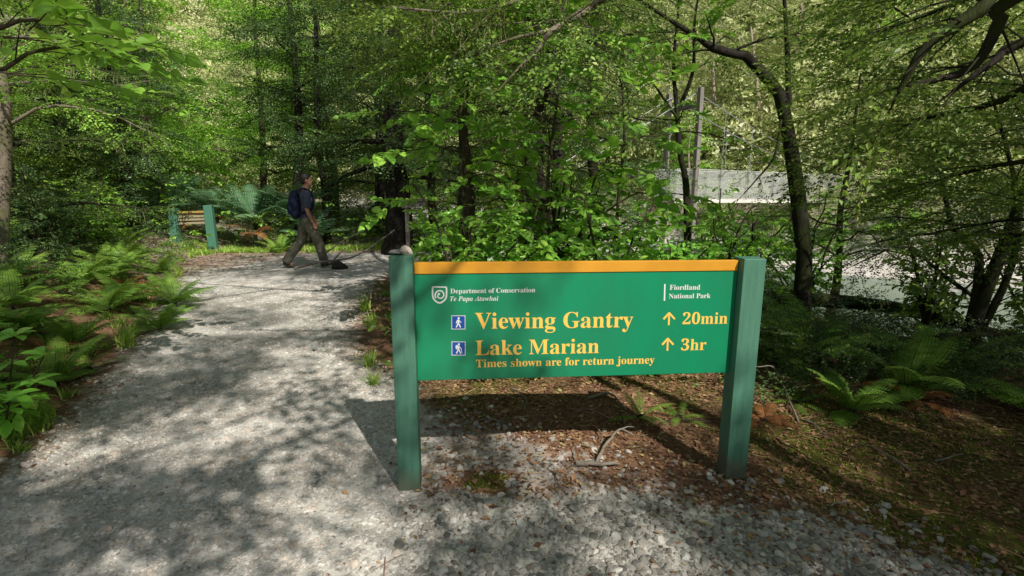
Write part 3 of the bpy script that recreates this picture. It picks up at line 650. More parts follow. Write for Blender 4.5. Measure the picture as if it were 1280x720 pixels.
def lettering(txt, u0, u1, v0, m, v1=None, ital=False, sy=None):
    cu = bpy.data.curves.new('lettering', 'FONT'); cu.body = math_font(txt, *((0x1D468, 0x1D482) if ital else ())); cu.resolution_u = 4; cu.extrude = .0
    t = bpy.data.objects.new('lettering', cu); C.objects.link(t); bpy.context.view_layer.update()
    me = bpy.data.meshes.new_from_object(t.evaluated_get(bpy.context.evaluated_depsgraph_get())); bpy.data.objects.remove(t)
    n = len(me.vertices); a = np.empty(n * 3, np.float32); me.vertices.foreach_get('co', a); a = a.reshape(-1, 3)
    if n < 10: return
    yy = PANY - .0015; xs, z0 = on_sign(u0, v0, yy); xe, z1 = on_sign(u1, v1 or v0, yy)
    k = (xe - xs) / (a[:, 0].max() - a[:, 0].min()); x = xs + (a[:, 0] - a[:, 0].min()) * k; sh = (z1 - z0) / (xe - xs)
    V = np.stack([x, np.full(n, yy), z0 + (x - xs) * sh + a[:, 1] * k * (sy or 1)], -1); me.vertices.foreach_set('co', V.astype(np.float32).ravel()); me.update()
    me.name = 'lettering'; me.materials.clear(); me.materials.append(m); obj('lettering', me, panel)
lettering('Department of Conservation', 563, 669, 366.8, LETW, 365.2)
lettering('Te Papa Atawhai', 562.5, 623, 376.3, LETW, 375.8, True)
lettering('Fiordland', 837, 875, 362.3, LETW, 362, sy=1.0)
lettering('National Park', 836, 888, 373, LETW, 372.4)
lettering('Viewing Gantry', 594, 791, 411, LETY, 409)
lettering('Lake Marian', 594.5, 748.5, 444, LETY, 441.2)
lettering('Times shown are for return journey', 595, 818, 459.3, LETY, 454.2)
lettering('20min', 853, 909, 405.2, LETY, 404.5)
lettering('3hr', 851, 882.5, 438, LETY, 437.4)
def flat(name, items, m, parent, y):      # thin flat strokes and dots (px of the photo), each 0.15 mm proud of the one before
    b = MB(); k = 0
    for it in items:
        yy = y - .00015 * k; k += 1
        if it[0] == 'o':
            _, cx_, cy_, r_ = it; th = np.linspace(0, 2 * PI, 17)[:-1]; P = [(cx_ + r_ * math.cos(a), cy_ + r_ * math.sin(a)) for a in th]
            V = np.array([[*on_sign(*q, yy)] for q in P]); b.add(np.stack([V[:, 0], np.full(16, yy), V[:, 1]], -1), [list(range(16))[::-1]])
        elif it[0] == 'p':
            V = np.array([[*on_sign(*q, yy)] for q in it[1]]); b.add(np.stack([V[:, 0], np.full(len(V), yy), V[:, 1]], -1), [list(range(len(V)))])
        else:
            _, pts, wd = it; P = np.array(pts, float); wd = np.broadcast_to(np.asarray(wd, float), (len(P),)); T = norm(np.gradient(P, axis=0)); Nn = np.stack([-T[:, 1], T[:, 0]], -1)
            A, B_ = P + Nn * wd[:, None] / 2, P - Nn * wd[:, None] / 2; Q = np.stack([A, B_], 1).reshape(-1, 2); V = np.array([[*on_sign(*q, yy)] for q in Q])
            i = np.arange(len(P) - 1) * 2; b.add(np.stack([V[:, 0], np.full(len(V), yy), V[:, 1]], -1), np.stack([i, i + 1, i + 3, i + 2], -1))
    return obj(name, b.mesh(name, m), parent)
flat('divider_bar', [('p', [(830.2, 355), (832, 355), (831.4, 376), (829.6, 376)])], LETW, panel, PANY - .0015)
for ax_, ay in ((836.5, 391.5), (834.8, 423.5)):
    flat('arrow', [('s', [(ax_, ay + .5), (ax_ - .6, ay + 15)], 2.2), ('s', [(ax_ + .3, ay - .6), (ax_ - 7.2, ay + 7.6)], 2.4), ('s', [(ax_ - .3, ay - .6), (ax_ + 7, ay + 7.4)], 2.4)], LETY, panel, PANY - .0015)
for (px, py, hike) in ((573, 403, 0), (573.2, 435.6, 1)):
    s = 8.8; f = flat('pictogram', [('p', [(px - s, py - s), (px + s, py - s + .1), (px + s, py + s), (px - s, py + s)])], PICB, panel, PANY - .0015)
    e = s - .5; flat('frame', [('s', [(px - e, py - s), (px - e, py + s)], .7), ('s', [(px + e, py - s), (px + e, py + s)], .7), ('s', [(px - s, py - e), (px + s, py - e)], .7), ('s', [(px - s, py + e), (px + s, py + e)], .7)], LETW, f, PANY - .002)
    it = [('o', px + .3, py - 5.2, 1.35), ('s', [(px, py - 3.6), (px - .2, py + .8)], [2.6, 2.2]), ('s', [(px - .3, py + .4), (px + 1.3, py + 3.2), (px + 2.6, py + 6.4)], 1.5), ('s', [(px - .2, py + .4), (px - 1.2, py + 3.4), (px - 2.8, py + 6.2)], 1.5),
          ('s', [(px + .5, py - 3.2), (px + 2.0, py - .8), (px + 3.4, py + .3)], 1.1), ('s', [(px - .5, py - 3.2), (px - 2.2, py - 1.2), (px - 2.6, py + 1.2)], 1.1)]
    if hike: it += [('p', [(px - 3.6, py - 4.2), (px - 1.2, py - 4), (px - 1.4, py + .4), (px - 3.8, py)]), ('s', [(px + 3.2, py - .4), (px + 4.4, py + 6.2)], .6)]
    flat('walker', it, LETW, f, PANY - .002)
cxk, cyk = 549.8, 369.2; th = np.radians(np.linspace(215, -215, 44))
koru = [(cxk + q_ * math.cos(a), cyk - q_ * math.sin(a)) for a, q_ in zip(th, np.concatenate([np.full(14, 5.9), np.linspace(5.9, 2.0, 30)]))]
shield = [(540.8, 358.6), (558, 358.9), (558.2, 366), (557.4, 372.5), (554, 376.6), (549.3, 378.6), (544.6, 376.4), (541.4, 372), (540.7, 366), (540.8, 358.6)]
flat('emblem', [('s', catmull(shield[1:], 50), 2.0), ('s', [shield[0], shield[1]], 1.8), ('s', koru, np.linspace(1.9, 1.5, len(koru))), ('o', koru[-1][0] + .4, koru[-1][1] - .5, 1.5)], LETW, panel, PANY - .0015)
# a pale stone left on the left post
b = MB(); b.add(rock_template(np.random.default_rng(5), IV3, .15, .7) * np.array([.036, .03, .036]), IF3)
pst = SMID - ux * SW / 2
o = obj('stone', b.mesh('stone', m_plain('pale_stone', (.55, .48, .42), (.4, .35, .3), 20, .8, .3)))
o.location = (pst[0] + .028, pst[1] - .02, zl + .021); o.rotation_euler = (.2, .7, .3); tag(o, 'small pale angular stone resting on the top of the left sign post', 'stone')
b = MB(); b.add(rock_template(np.random.default_rng(9), IV3, .15, .5) * np.array([.04, .035, .03]), IF3)
o = obj('stone', b.mesh('stone', BOULDER)); o.location = (pst[0] - .025, pst[1] + .01, zl + .012); tag(o, 'flat grey stone resting on the left sign post beside the pale one', 'stone')

# ------------------------------------------------------------------ low sign by the ferns
def low_sign():
    p = gpt(-8.15, 13.75); t = thing('low_sign', 'low green sign with two thick posts and pale yellow boards at the path bend', 'sign', p, .12)
    bevpiece('post', (.21, .15, 1.3), .012, (-.5, 0, .38), POSTG, t, (0, .03, 0)); bevpiece('post', (.21, .15, 1.45), .012, (.42, -.1, .38), POSTG, t, (0, -.02, 0))
    pale = m_plain('board_pale', (.42, .36, .22), (.3, .26, .17), 7, .6, .2)
    bevpiece('top_board', (.72, .06, .05), .006, (-.04, -.01, .93), m_plain('faded_yellow', (.5, .36, .1), (.4, .28, .08), 7, .6, .2), t, (0, -.03, 0))
    for z in (.82, .74, .65): bevpiece('board', (.7, .04, .055), .006, (-.04, 0, z), pale, t, (0, -.03, 0))
low_sign()
p = gpt(-2.45, 12.9); fp = thing('finger_post', 'short weathered grey board on a thin post in front of the thick dark trunk', 'sign', p, -.15)
bevpiece('post', (.08, .08, 1.5), .005, (-.1, .06, .6), TIMBER, fp); bevpiece('board', (.62, .03, .17), .004, (.1, 0, 1.27), TIMBER, fp, (0, -.12, 0))

# ------------------------------------------------------------------ the walking person
def remesh(b, vox, smooth=3, mname='m', m=None):
    me = b.mesh(mname, []); o = bpy.data.objects.new('tmp', me); C.objects.link(o)
    q = o.modifiers.new('r', 'REMESH'); q.mode = 'VOXEL'; q.voxel_size = vox; q.use_smooth_shade = True
    k = o.modifiers.new('s', 'SMOOTH'); k.iterations = smooth; k.factor = .5
    bpy.context.view_layer.update(); r_ = bpy.data.meshes.new_from_object(o.evaluated_get(bpy.context.evaluated_depsgraph_get()))
    bpy.data.objects.remove(o); r_.name = mname; r_.materials.clear(); r_.materials.append(m); return r_
def ball(b, c, rad, rot=None):
    V = IV3 * np.asarray(rad)
    if rot is not None: V = V @ np.asarray(rot).T
    b.add(V + np.asarray(c), IF3)
def chain(b, P, R, sq=None, k=14, n=None):
    P = np.asarray(P, float); R = np.asarray(R, float)
    if n: t = np.linspace(0, 1, len(P)); u = np.linspace(0, 1, n); R = np.interp(u, t, R); P = catmull(P, n)
    b.tube(P, R, k, 0, 0, True); ball(b, P[0], R[0]); ball(b, P[-1], R[-1])
def torso(b, rows, k=24):                # rows: centre, half depth along x, half width along y
    th = np.arange(k) * 2 * PI / k; V = np.concatenate([np.stack([c[0] + a * np.cos(th) , c[1] + w_ * np.sin(th), np.full(k, c[2])], -1) for c, a, w_ in rows]); F = []
    for i in range(len(rows) - 1):
        for j in range(k): F.append((i * k + j, i * k + (j + 1) % k, (i + 1) * k + (j + 1) % k, (i + 1) * k + j))
    b.add(V, F); b.add(V[:k], [list(range(k))[::-1]]); b.add(V[-k:], [list(range(k))])
def person():                            # walks along local +x; local +y is his left
    base = gpt(-4.22, 11.0); t = thing('person', 'person in grey t-shirt and khaki trousers with navy backpack walking across the path', 'person', base, math.radians(26), scale=1.07)
    hip = {1: (.0, .09, .93), -1: (.0, -.09, .93)}
    knee = {1: (-.13, .10, .50), -1: (.17, -.10, .52)}; ank = {1: (-.42, .10, .15), -1: (.27, -.10, .10)}   # left leg trails, right leg leads
    sh = {1: (.0, .19, 1.42), -1: (.02, -.19, 1.42)}; elb = {1: (.03, .24, 1.15), -1: (.0, -.25, 1.14)}; wr = {1: (.15, .22, .93), -1: (.09, -.24, .89)}
    rows = [((0, 0, .88), .10, .15), ((0, 0, .98), .105, .155), ((.01, 0, 1.10), .10, .14), ((.02, 0, 1.25), .115, .165), ((.01, 0, 1.38), .115, .175), ((.0, 0, 1.45), .085, .14), ((.0, 0, 1.49), .06, .07)]
    b = MB(); torso(b, rows); chain(b, [(.0, 0, 1.46), (.025, 0, 1.56)], [.062, .056])
    hc = np.array([.045, 0, 1.67]); ball(b, hc + (-.012, 0, .02), (.098, .075, .105)); ball(b, hc + (.03, 0, -.045), (.06, .055, .07)); ball(b, hc + (.055, 0, -.085), (.035, .035, .03))
    ball(b, hc + (.098, 0, -.012), (.018, .012, .024)); ball(b, hc + (.082, 0, .03), (.02, .045, .012)); ball(b, hc + (.082, 0, -.05), (.016, .024, .011))
    for s in (-1, 1): ball(b, hc + (-.012, s * .078, -.012), (.022, .012, .033)); ball(b, hc + (.084, s * .03, .014), (.010, .013, .009))
    for s in (1, -1):
        chain(b, [hip[s], knee[s], ank[s]], [.08, .055, .04], n=14)
        chain(b, [sh[s], elb[s], wr[s]], [.052, .041, .027], n=16)
        a = np.array(wr[s]); d = norm(a - np.array(elb[s])); pl = a + d * .085; ball(b, a + d * .05, (.026, .018, .05), frames(np.array([0, s, .1]), d)[:, [0, 1, 2]] if False else None)
        fw = norm(np.array([1, 0, 0]) - d * d[0]); 
        for q in range(4):
            k0 = pl + fw * (.024 - .016 * q) - d * .01; l = (.075, .083, .078, .06)[q]; cv = np.array([0, -s, 0])
            chain(b, [k0, k0 + d * l * .45, k0 + d * l * .8 + cv * .012, k0 + d * l * .9 + cv * .03], [.0095, .009, .0082, .0075], k=8)
        chain(b, [a + d * .025 + fw * .018, a + d * .055 + fw * .042, a + d * .085 + fw * .045], [.011, .010, .008], k=8)
        an = np.array(ank[s]); chain(b, [an, an + ((.1, 0, -.09) if s == 1 else (.16, 0, -.03))], [.038, .03])
    obj('body', remesh(b, .0065, 3, 'body', SKIN), t)
    b = MB(); torso(b, [((0, 0, .86), .118, .172), ((0, 0, .95), .125, .176)] + [(c, a + .014, w_ + .014) for c, a, w_ in rows[2:6]] + [((0, 0, 1.475), .072, .085)])
    for s in (1, -1):
        u = np.array(sh[s]); e = np.array(elb[s]); chain(b, [u - (0, s * .03, 0), u, u + (e - u) * .45, u + (e - u) * .8], [.07, .068, .066, .07])
    obj('shirt', remesh(b, .01, 2, 'shirt', SHIRT), t)
    b = MB(); torso(b, [((0, 0, .80), .11, .16), ((0, 0, .88), .125, .172), ((0, 0, .99), .118, .165)])
    rr = np.random.default_rng(4)
    for s in (1, -1):
        h, k_, a = map(np.array, (hip[s], knee[s], ank[s])); P = catmull([h + (0, 0, -.02), h * .5 + k_ * .5, k_, k_ * .45 + a * .55, a + (0, 0, -.03)], 22)
        R_ = np.interp(np.linspace(0, 1, 22), [0, .25, .5, .75, 1], [.108, .105, .088, .088, .084]) + rr.uniform(-.007, .007, 22); b.tube(P, R_, 16); ball(b, P[0], R_[0])
    obj('trousers', remesh(b, .012, 2, 'trousers', TROUS), t)
    b = MB(); V = IV3 * np.array([.108, .088, .108]) + hc + (-.022, 0, .032); keep = ~((V[:, 0] > hc[0] + .055) & (V[:, 2] < hc[2] + .06)) & (V[:, 2] > hc[2] - .07)
    ball(b, hc + (-.025, 0, .036), (.102, .084, .102)); ball(b, hc + (-.06, 0, -.02), (.055, .07, .06)); ball(b, hc + (.045, 0, .095), (.05, .06, .03))
    obj('hair', remesh(b, .009, 1, 'hair', HAIR), t)
    for s in (1, -1):
        an = np.array(ank[s]); d = norm(np.array((.8, 0, -.6) if s == 1 else (.98, 0, .12))); b = MB(); up = np.array([.6, 0, .8]) if s == 1 else np.array([-.1, 0, 1.0])
        hb = an + (-.035, 0, -.045) if s == -1 else an + (-.01, 0, -.06)
        for f, ra, rz_ in ((0, .045, .045), (.07, .045, .042), (.15, .048, .035), (.215, .043, .028)): ball(b, hb + d * f, (.05, ra, rz_))
        ball(b, an + (0, 0, -.01), (.05, .045, .05)); obj('shoe', remesh(b, .01, 2, 'shoe', SHOE), t)
    b = MB(); V, F = IV3, IF3
    for z, a, w_, hgt in ((1.10, .105, .15, .16), (1.24, .12, .16, .2), (1.37, .09, .13, .12)): ball(b, (-.19, 0, z), (a, w_, hgt))
    ball(b, (-.285, 0, 1.14), (.05, .11, .12))
    pk = obj('backpack', remesh(b, .012, 2, 'backpack', PACK), t)
    for s in (1, -1):
        b = MB(); b.tube(catmull([(-.13, s * .10, 1.47), (-.02, s * .115, 1.515), (.085, s * .125, 1.44), (.138, s * .13, 1.28), (.08, s * .165, 1.12), (-.12, s * .15, 1.05)], 24), .022, 8)
        obj('strap', b.mesh('strap', PACK, True), pk)
person()

# ------------------------------------------------------------------ suspension bridge
def bridge():
    A = np.array([6.3, 20.4]); dv = norm(np.array([14.2, 7.2])); pv = np.array([-dv[1], dv[0]]); Lb = 34.0
    t = thing('suspension_bridge', 'pale suspension footbridge with wire mesh sides crossing the river', 'bridge', (A[0], A[1], 0), math.atan2(dv[1], dv[0]))
    zd = lambda s: 1.22 + .008 * s - .9 * (s / Lb) * (1 - s / Lb)
    S = np.linspace(-.7, Lb, 60)
    zz = lambda s: np.where(s < 0, 1.22 + .02 * s, zd(s))
    b = MB()
    for s in np.arange(-.7, Lb, .16): b.box((s, 0, float(zz(s))), (.145, 1.05, .045))
    tk = obj('deck', b.mesh('deck', DECK), t)
    for y_ in (-.5, .5):
        b = MB(); P = np.stack([S, np.full(60, y_ * 1.02), zz(S) - .075], -1)
        for i in range(59): 
            c = (P[i] + P[i + 1]) / 2; b.box(c, (.6, .05, .11))
        obj('stringer', b.mesh('stringer', DECK), t)
        b = MB()                          # wire netting: crossing wires
        for k in range(21): b.tube(np.stack([S, np.full(60, y_ * 1.1), zz(S) + .04 + .052 * k], -1), .0036 if k < 20 else .014, 3, 0, 0, False)
        for s in np.arange(-.7, Lb, .055): b.box((s, y_ * 1.1, float(zz(s)) + .55), (.0062, .0062, 1.05))
        obj('side_mesh', b.mesh('side_mesh', WIRE), t)
        cz = lambda s: 1.35 + 3.35 * (1 - s / (Lb * .5)) ** 2 + .25
        b = MB(); s = np.linspace(0, Lb, 40); b.tube(np.stack([s, np.full(40, y_ * 1.25), cz(s)], -1), .017, 6); b.tube([(0, y_ * 1.25, 4.95), (-9, y_ * 1.6, .2)], .017, 6)
        obj('main_cable', b.mesh('main_cable', STEEL, True), t)
        for s in np.arange(1.5, Lb, 1.5):
            b = MB(); b.tube([(s, y_ * 1.25, float(cz(s))), (s, y_ * 1.12, float(zd(s)) + .0)], .012, 5); obj('hanger', b.mesh('hanger', STEEL), t)
    for s in (0, Lb):
        tw_ = obj('tower', bevelbox((.24, .24, .01), .001), t); tw_.location = (s, 0, .4); tw_.data.materials.append(TIMBER)
        for y_ in (-.78, .78): bevpiece('post', (.17, .17, 6.3), .02, (0, y_, 1.55), TIMBER, tw_)
        bevpiece('crossbeam', (.14, 1.7, .16), .02, (0, 0, 4.1), TIMBER, tw_); bevpiece('crossbeam', (.2, 1.3, .2), .02, (0, 0, 1.0 - .25), TIMBER, tw_)
bridge()
# ------------------------------------------------------------------ trees
def rel(base, *pts): return [np.asarray(p, float) - np.asarray(base, float) for p in pts]
# -- the near trees one can tell apart
b0 = gpt(3.45, 6.3)                                     # bent dark trunk right of the sign
tr = rel(b0, b0, at(1006, 350, 6.3), at(998, 250, 6.3), at(985, 165, 6.25), at(974, 118, 6.2), at(958, 98, 6.15), at(932, 70, 6.05), at(900, 64, 5.95), at(880, 52, 5.9))
tree('bent_tree', 'dark slender tree with a sharply bent trunk behind the right sign post', 'tree', b0, BEECH, BARK, seed=101, H=3, r0=.095, trunk=tr, base=.8, spread=.9, nlimb=4, kind='near', trunk_top=.75,
     extra=[(rel(b0, at(986, 130, 6.2), at(984, 60, 6.2), at(980, -10, 6.1), at(975, -120, 6)), .035, .5), (rel(b0, at(976, 150, 6.15), at(968, 195, 6.0), at(945, 225, 5.9), at(930, 242, 5.8)), .016, .02),
            (rel(b0, at(980, -10, 6.1), at(1060, -20, 6), at(1150, 30, 5.8)), .03, 1), (rel(b0, at(880, 52, 5.9), at(830, 20, 5.8), at(770, -20, 5.6)), .03, .8)])
b0 = gpt(2.45, 7.2)
tree('forked_sapling', 'thin dark sapling with round leaves forking in front of the bridge tower', 'tree', b0, BROAD, BARK, seed=102, H=2, r0=.05, trunk=rel(b0, b0, at(858, 240, 7.2), at(850, 190, 7.2), at(846, 135, 7.2)), base=.9, spread=.7, nlimb=4, kind='broad', trunk_top=.5, sc_=.75, sub_gap=.25,
     extra=[(rel(b0, at(846, 135, 7.2), at(842, 80, 7.2), at(848, 10, 7.1), at(850, -60, 7)), .03, 1.5), (rel(b0, at(847, 140, 7.2), at(866, 90, 7.1), at(868, 30, 7.0), at(880, -50, 6.9)), .03, 1.6), (rel(b0, at(848, 150, 7.2), at(815, 100, 7.0), at(800, 60, 6.9)), .02, .5)])
b0 = gpt(-.45, 6.4)
tree('leafy_tree', 'slim tree with brown trunk and round green leaves behind the left half of the sign', 'tree', b0, BROAD, BARKM, seed=103, H=5.2, r0=.07, trunk=rel(b0, b0, at(590, 290, 6.4), at(585, 200, 6.4), at(575, 120, 6.3), at(600, 20, 6.2), at(610, -120, 6.2)), base=.42, spread=1.25, nlimb=20, kind='broad', sc_=.95, dens=1.5, sub_gap=.28)
for k_, (x_, y_, sd, H_, lab) in enumerate(((.35, 5.3, 131, 3.6, 'slender sapling with big bright leaves above the middle of the sign'), (1.15, 5.7, 132, 3.2, 'slender leafy sapling above the right half of the sign'), (-.4, 5.7, 133, 3.4, 'leafy sapling overhanging the left sign post'))):
    tree('sapling', lab, 'tree', gpt(x_, y_), BROADB, BARKM, seed=sd, H=H_, r0=.028, base=.25, spread=.85 if k_ < 2 else .6, nlimb=15, kind='broad', sc_=.9, dens=1.5, sub_gap=.26, group='leafy saplings behind the sign')
b0 = gpt(.7, 8.3)
tree('mossy_beech', 'mossy beech with a dark trunk and long pale lichen hung branches above the sign', 'tree', b0, BEECH, BARK, seed=104, H=8, r0=.19, trunk=rel(b0, b0, at(668, 220, 8.3), at(680, 130, 8.3), at(700, 20, 8.2), at(720, -150, 8.2), at(730, -330, 8.2)), base=.34, spread=2.6, nlimb=22, kind='near', dens=1.3, moss=.22)
b0 = gpt(2.7, .9)
tree('pale_limb_tree', 'tree with a pale mossy limb reaching down over the middle of the sign', 'tree', b0, BEECH, BARKP, seed=105, H=6, r0=.1, base=.85, spread=1.2, nlimb=2, kind='near', moss=.25, dens=.8,
     extra=[(rel(b0, b0 + (0, 0, 3.6), at(870, -110, 3.6), at(752, 0, 5.1), at(716, 22, 4.9), at(688, 40, 4.7), at(672, 62, 4.6), at(648, 86, 4.5)), .05, .12), (rel(b0, at(690, 38, 4.75), at(650, 46, 4.6), at(620, 55, 4.5)), .022, .4), (rel(b0, b0 + (0, 0, 3.8), at(752, -45, 5.1), at(690, -18, 4.8), at(600, 15, 4.6), at(500, 10, 4.5)), .035, 1.6)])
# right side
b0 = gpt(4.75, 5.4)
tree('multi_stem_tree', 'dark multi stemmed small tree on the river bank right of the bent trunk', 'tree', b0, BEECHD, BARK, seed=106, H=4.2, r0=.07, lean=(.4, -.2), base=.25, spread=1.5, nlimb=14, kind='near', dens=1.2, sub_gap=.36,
     extra=[(rel(b0, b0, at(1225, 330, 5.4), at(1190, 280, 5.3), at(1170, 180, 5.2)), .05, .6), (rel(b0, b0, at(1262, 340, 5.4), at(1270, 240, 5.3), at(1240, 120, 5.2)), .045, .6), (rel(b0, b0, at(1230, 390, 5.5), at(1180, 345, 5.6), at(1130, 308, 5.7), at(1075, 328, 5.8)), .03, .12)])
b0 = gpt(3.7, 1.7)
tree('overhanging_beech', 'beech with thick dark limbs hanging into view above the river bank', 'tree', b0, BEECHG, BARK, seed=107, H=6.5, r0=.22, lean=(-.2, .3), base=.68, spread=2.0, nlimb=5, kind='near', dens=.9,
     extra=[(rel(b0, b0 + (0, 0, 3.6), (1.5, 1.6, 4.6), (-.8, 1.8, 4.7)), .05, .22), (rel(b0, b0 + (0, .1, 4.2), (1.5, 2.7, 5.5), (-1, 3.4, 5.8), (-3, 4.2, 5.6)), .06, .6), (rel(b0, b0 + (0, .2, 4.8), (1.2, 3.7, 6.3), (-1.5, 5.2, 6.8), (-3.6, 6.2, 6.5)), .06, .6), (rel(b0, (-.9, 3.4, 5.8), (-2.0, 2.4, 5.6), (-3.2, 1.8, 5.2)), .03, .6),
            (rel(b0, b0 + (-.1, 0, 3.3), at(1275, -45, 2.7), at(1235, 5, 2.75), at(1160, 55, 2.8), at(1124, 115, 2.85)), .055, .1), (rel(b0, b0 + (0, .1, 3.1), at(1300, -20, 2.75), at(1250, 30, 2.9), at(1215, 85, 2.95), at(1145, 105, 3.0)), .05, .1), (rel(b0, b0 + (.05, .1, 2.9), at(1310, 40, 3.0), at(1245, 75, 3.1), at(1190, 115, 3.15)), .04, .1),
            (rel(b0, b0 + (0, .2, 2.7), at(1330, 90, 3.4), at(1240, 130, 3.8), at(1150, 150, 4.2), at(1050, 195, 4.6)), .035, 2.4), (rel(b0, b0 + (.1, .3, 2.3), at(1330, 190, 3.6), at(1230, 210, 4.0), at(1120, 240, 4.5)), .03, 2.4), (rel(b0, b0 + (0, .2, 3.3), at(1300, -40, 3.6), at(1180, 10, 4.1), at(1040, 60, 4.7)), .035, 2.4), (rel(b0, b0 + (.2, .4, 1.9), at(1340, 270, 3.8), at(1260, 275, 4.3), at(1170, 290, 4.8)), .025, 2.2)])
b0 = gpt(7.6, 6.8)
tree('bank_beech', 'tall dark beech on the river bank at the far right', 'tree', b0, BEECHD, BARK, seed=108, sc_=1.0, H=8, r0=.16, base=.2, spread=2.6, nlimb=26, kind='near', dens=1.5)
b0 = gpt(5.6, 9.2)
tree('feathery_tree', 'olive feathery tree with drooping sprays in front of the bridge deck', 'tree', b0, BEECHG, BARKM, seed=109, sc_=1.0, H=4.4, r0=.08, base=.3, spread=1.9, nlimb=18, kind='near', dens=1.0, rise=.3)
# left side
b0 = gpt(-6.75, 6.9)
tree('pale_trunk_tree', 'tree with a pale straight trunk rising from the ferns at the left edge', 'tree', b0, BRIGHT, BARKP, seed=110, H=6, r0=.085, trunk=rel(b0, b0, at(4, 250, 6.9), at(6, 130, 6.9), at(-10, 30, 6.9), at(-30, -120, 6.9)), base=.45, spread=2.0, nlimb=14, kind='near', dens=1.5, trunk_top=.6)
b0 = gpt(-8.6, 9.2)
tree('moss_hung_tree', 'dark crooked tree hung with pale moss behind the pale trunk', 'tree', b0, BEECH, BARK, seed=111, H=6.5, r0=.17, lean=(.5, .3), base=.12, spread=2.4, nlimb=20, kind='near', dens=1.5, moss=.5)
b0 = gpt(-4.6, 3.2)
tree('broadleaf_tree', 'small tree with large pale green leaves hanging over the left bank', 'tree', b0, BRIGHT, BARKM, seed=112, H=4.2, r0=.06, lean=(-.3, .2), base=.55, spread=1.0, nlimb=8, kind='broad', sc_=1.1,
     extra=[(rel(b0, b0 + (-.1, .1, 2.3), at(-60, 40, 3.3), at(30, 25, 3.4), at(90, 30, 3.5)), .02, 1.0), (rel(b0, b0 + (-.1, .1, 2.1), at(-40, 90, 3.5), at(40, 65, 3.6), at(110, 55, 3.8)), .02, .9)])
b0 = gpt(-.95, 8.3)
tree('path_beech', 'olive beech with hanging foliage beside the path left of the sign', 'tree', b0, BEECH, BARK, seed=113, H=7.5, r0=.10, lean=(.2, .3), base=.36, spread=2.2, nlimb=24, kind='near', dens=1.5, moss=.3,
     extra=[(rel(b0, b0 + (0, 0, 3.4), (-1.6, 7.3, 4.4), (-2.4, 6.4, 4.7), (-3.3, 5.8, 5.0)), .03, 2.2), (rel(b0, b0 + (0, 0, 3.9), (-2.0, 8.0, 4.9), (-3.4, 7.8, 5.2)), .03, 2.2), (rel(b0, b0 + (0, 0, 3.2), (-.9, 6.9, 4.4), (-1.3, 5.6, 4.8)), .03, 2.2)])
# -- forest behind the path: three leaf kinds, each tree of its own
protos = {}
def proto(k, **kw):
    wood, cr, ms = gen_tree(**kw); protos[k] = (wood.mesh('trunk', kw_b[k][1], True), cr.mesh('crown', [kw_b[k][0], TWIG]), ms.mesh('hanging_moss', LICHEN) if ms.n else None)
kw_b = {'dark': (BEECHD, BARK), 'olive': (BEECH, BARKM), 'bright': (BRIGHT, BARKP), 'olive2': (BEECH, BARK), 'thin': (BEECHD, BARK), 'bright2': (BRIGHT, BARKM), 'far': (HAZELEAF, BARKW), 'farbright': (BRIGHT, BARKW), 'canopy': (BEECH, BARK), 'casts': (BEECH, BARK)}
proto('dark', dens=2.2, sc_=1.2, seed=201, H=9, r0=.2, base=.12, spread=2.6, nlimb=26)
proto('olive', dens=2.2, sc_=1.2, seed=202, H=8, r0=.15, base=.14, spread=2.4, nlimb=26, moss=.1)
proto('olive2', dens=2.2, sc_=1.2, seed=203, H=10, r0=.24, base=.25, spread=2.8, nlimb=24, moss=.15)
proto('bright', seed=204, H=7, r0=.1, base=.12, spread=2.1, nlimb=24, kind='broadfar', sc_=.95, dens=1.9)
proto('bright2', dens=2.2, sc_=1.2, seed=205, H=8.5, r0=.12, base=.2, spread=2.4, nlimb=26, kind='mid')
proto('thin', dens=2.2, sc_=1.2, seed=206, H=9, r0=.16, base=.3, spread=1.9, nlimb=18)
proto('far', seed=207, H=8, r0=.16, base=.12, spread=2.5, nlimb=24, kind='far', sc_=.9, dens=1.5)
proto('farbright', seed=208, H=5, r0=.1, base=.08, spread=1.9, nlimb=18, kind='far', sc_=.8, dens=1.6)
proto('canopy', seed=209, H=9.5, r0=.17, base=.5, spread=4.4, nlimb=10, kind='far', dens=1.0, sc_=.62, sub_gap=1.45, clump=7)
proto('casts', seed=210, H=10, r0=.22, base=.3, spread=2.8, nlimb=14, kind='far', dens=1.0, sc_=.62, sub_gap=1.3, clump=8)
def ptree(k, name, label, x, y, rz, s, group=None, dz=0):
    t = thing(name, label, 'tree', gpt(x, y) + (0, 0, dz), rz, group, s)
    for nm, me in zip(('trunk', 'crown', 'hanging_moss'), protos[k]):
        if me: obj(nm, me, t)
    return t
FB = 'forest trees behind the path'
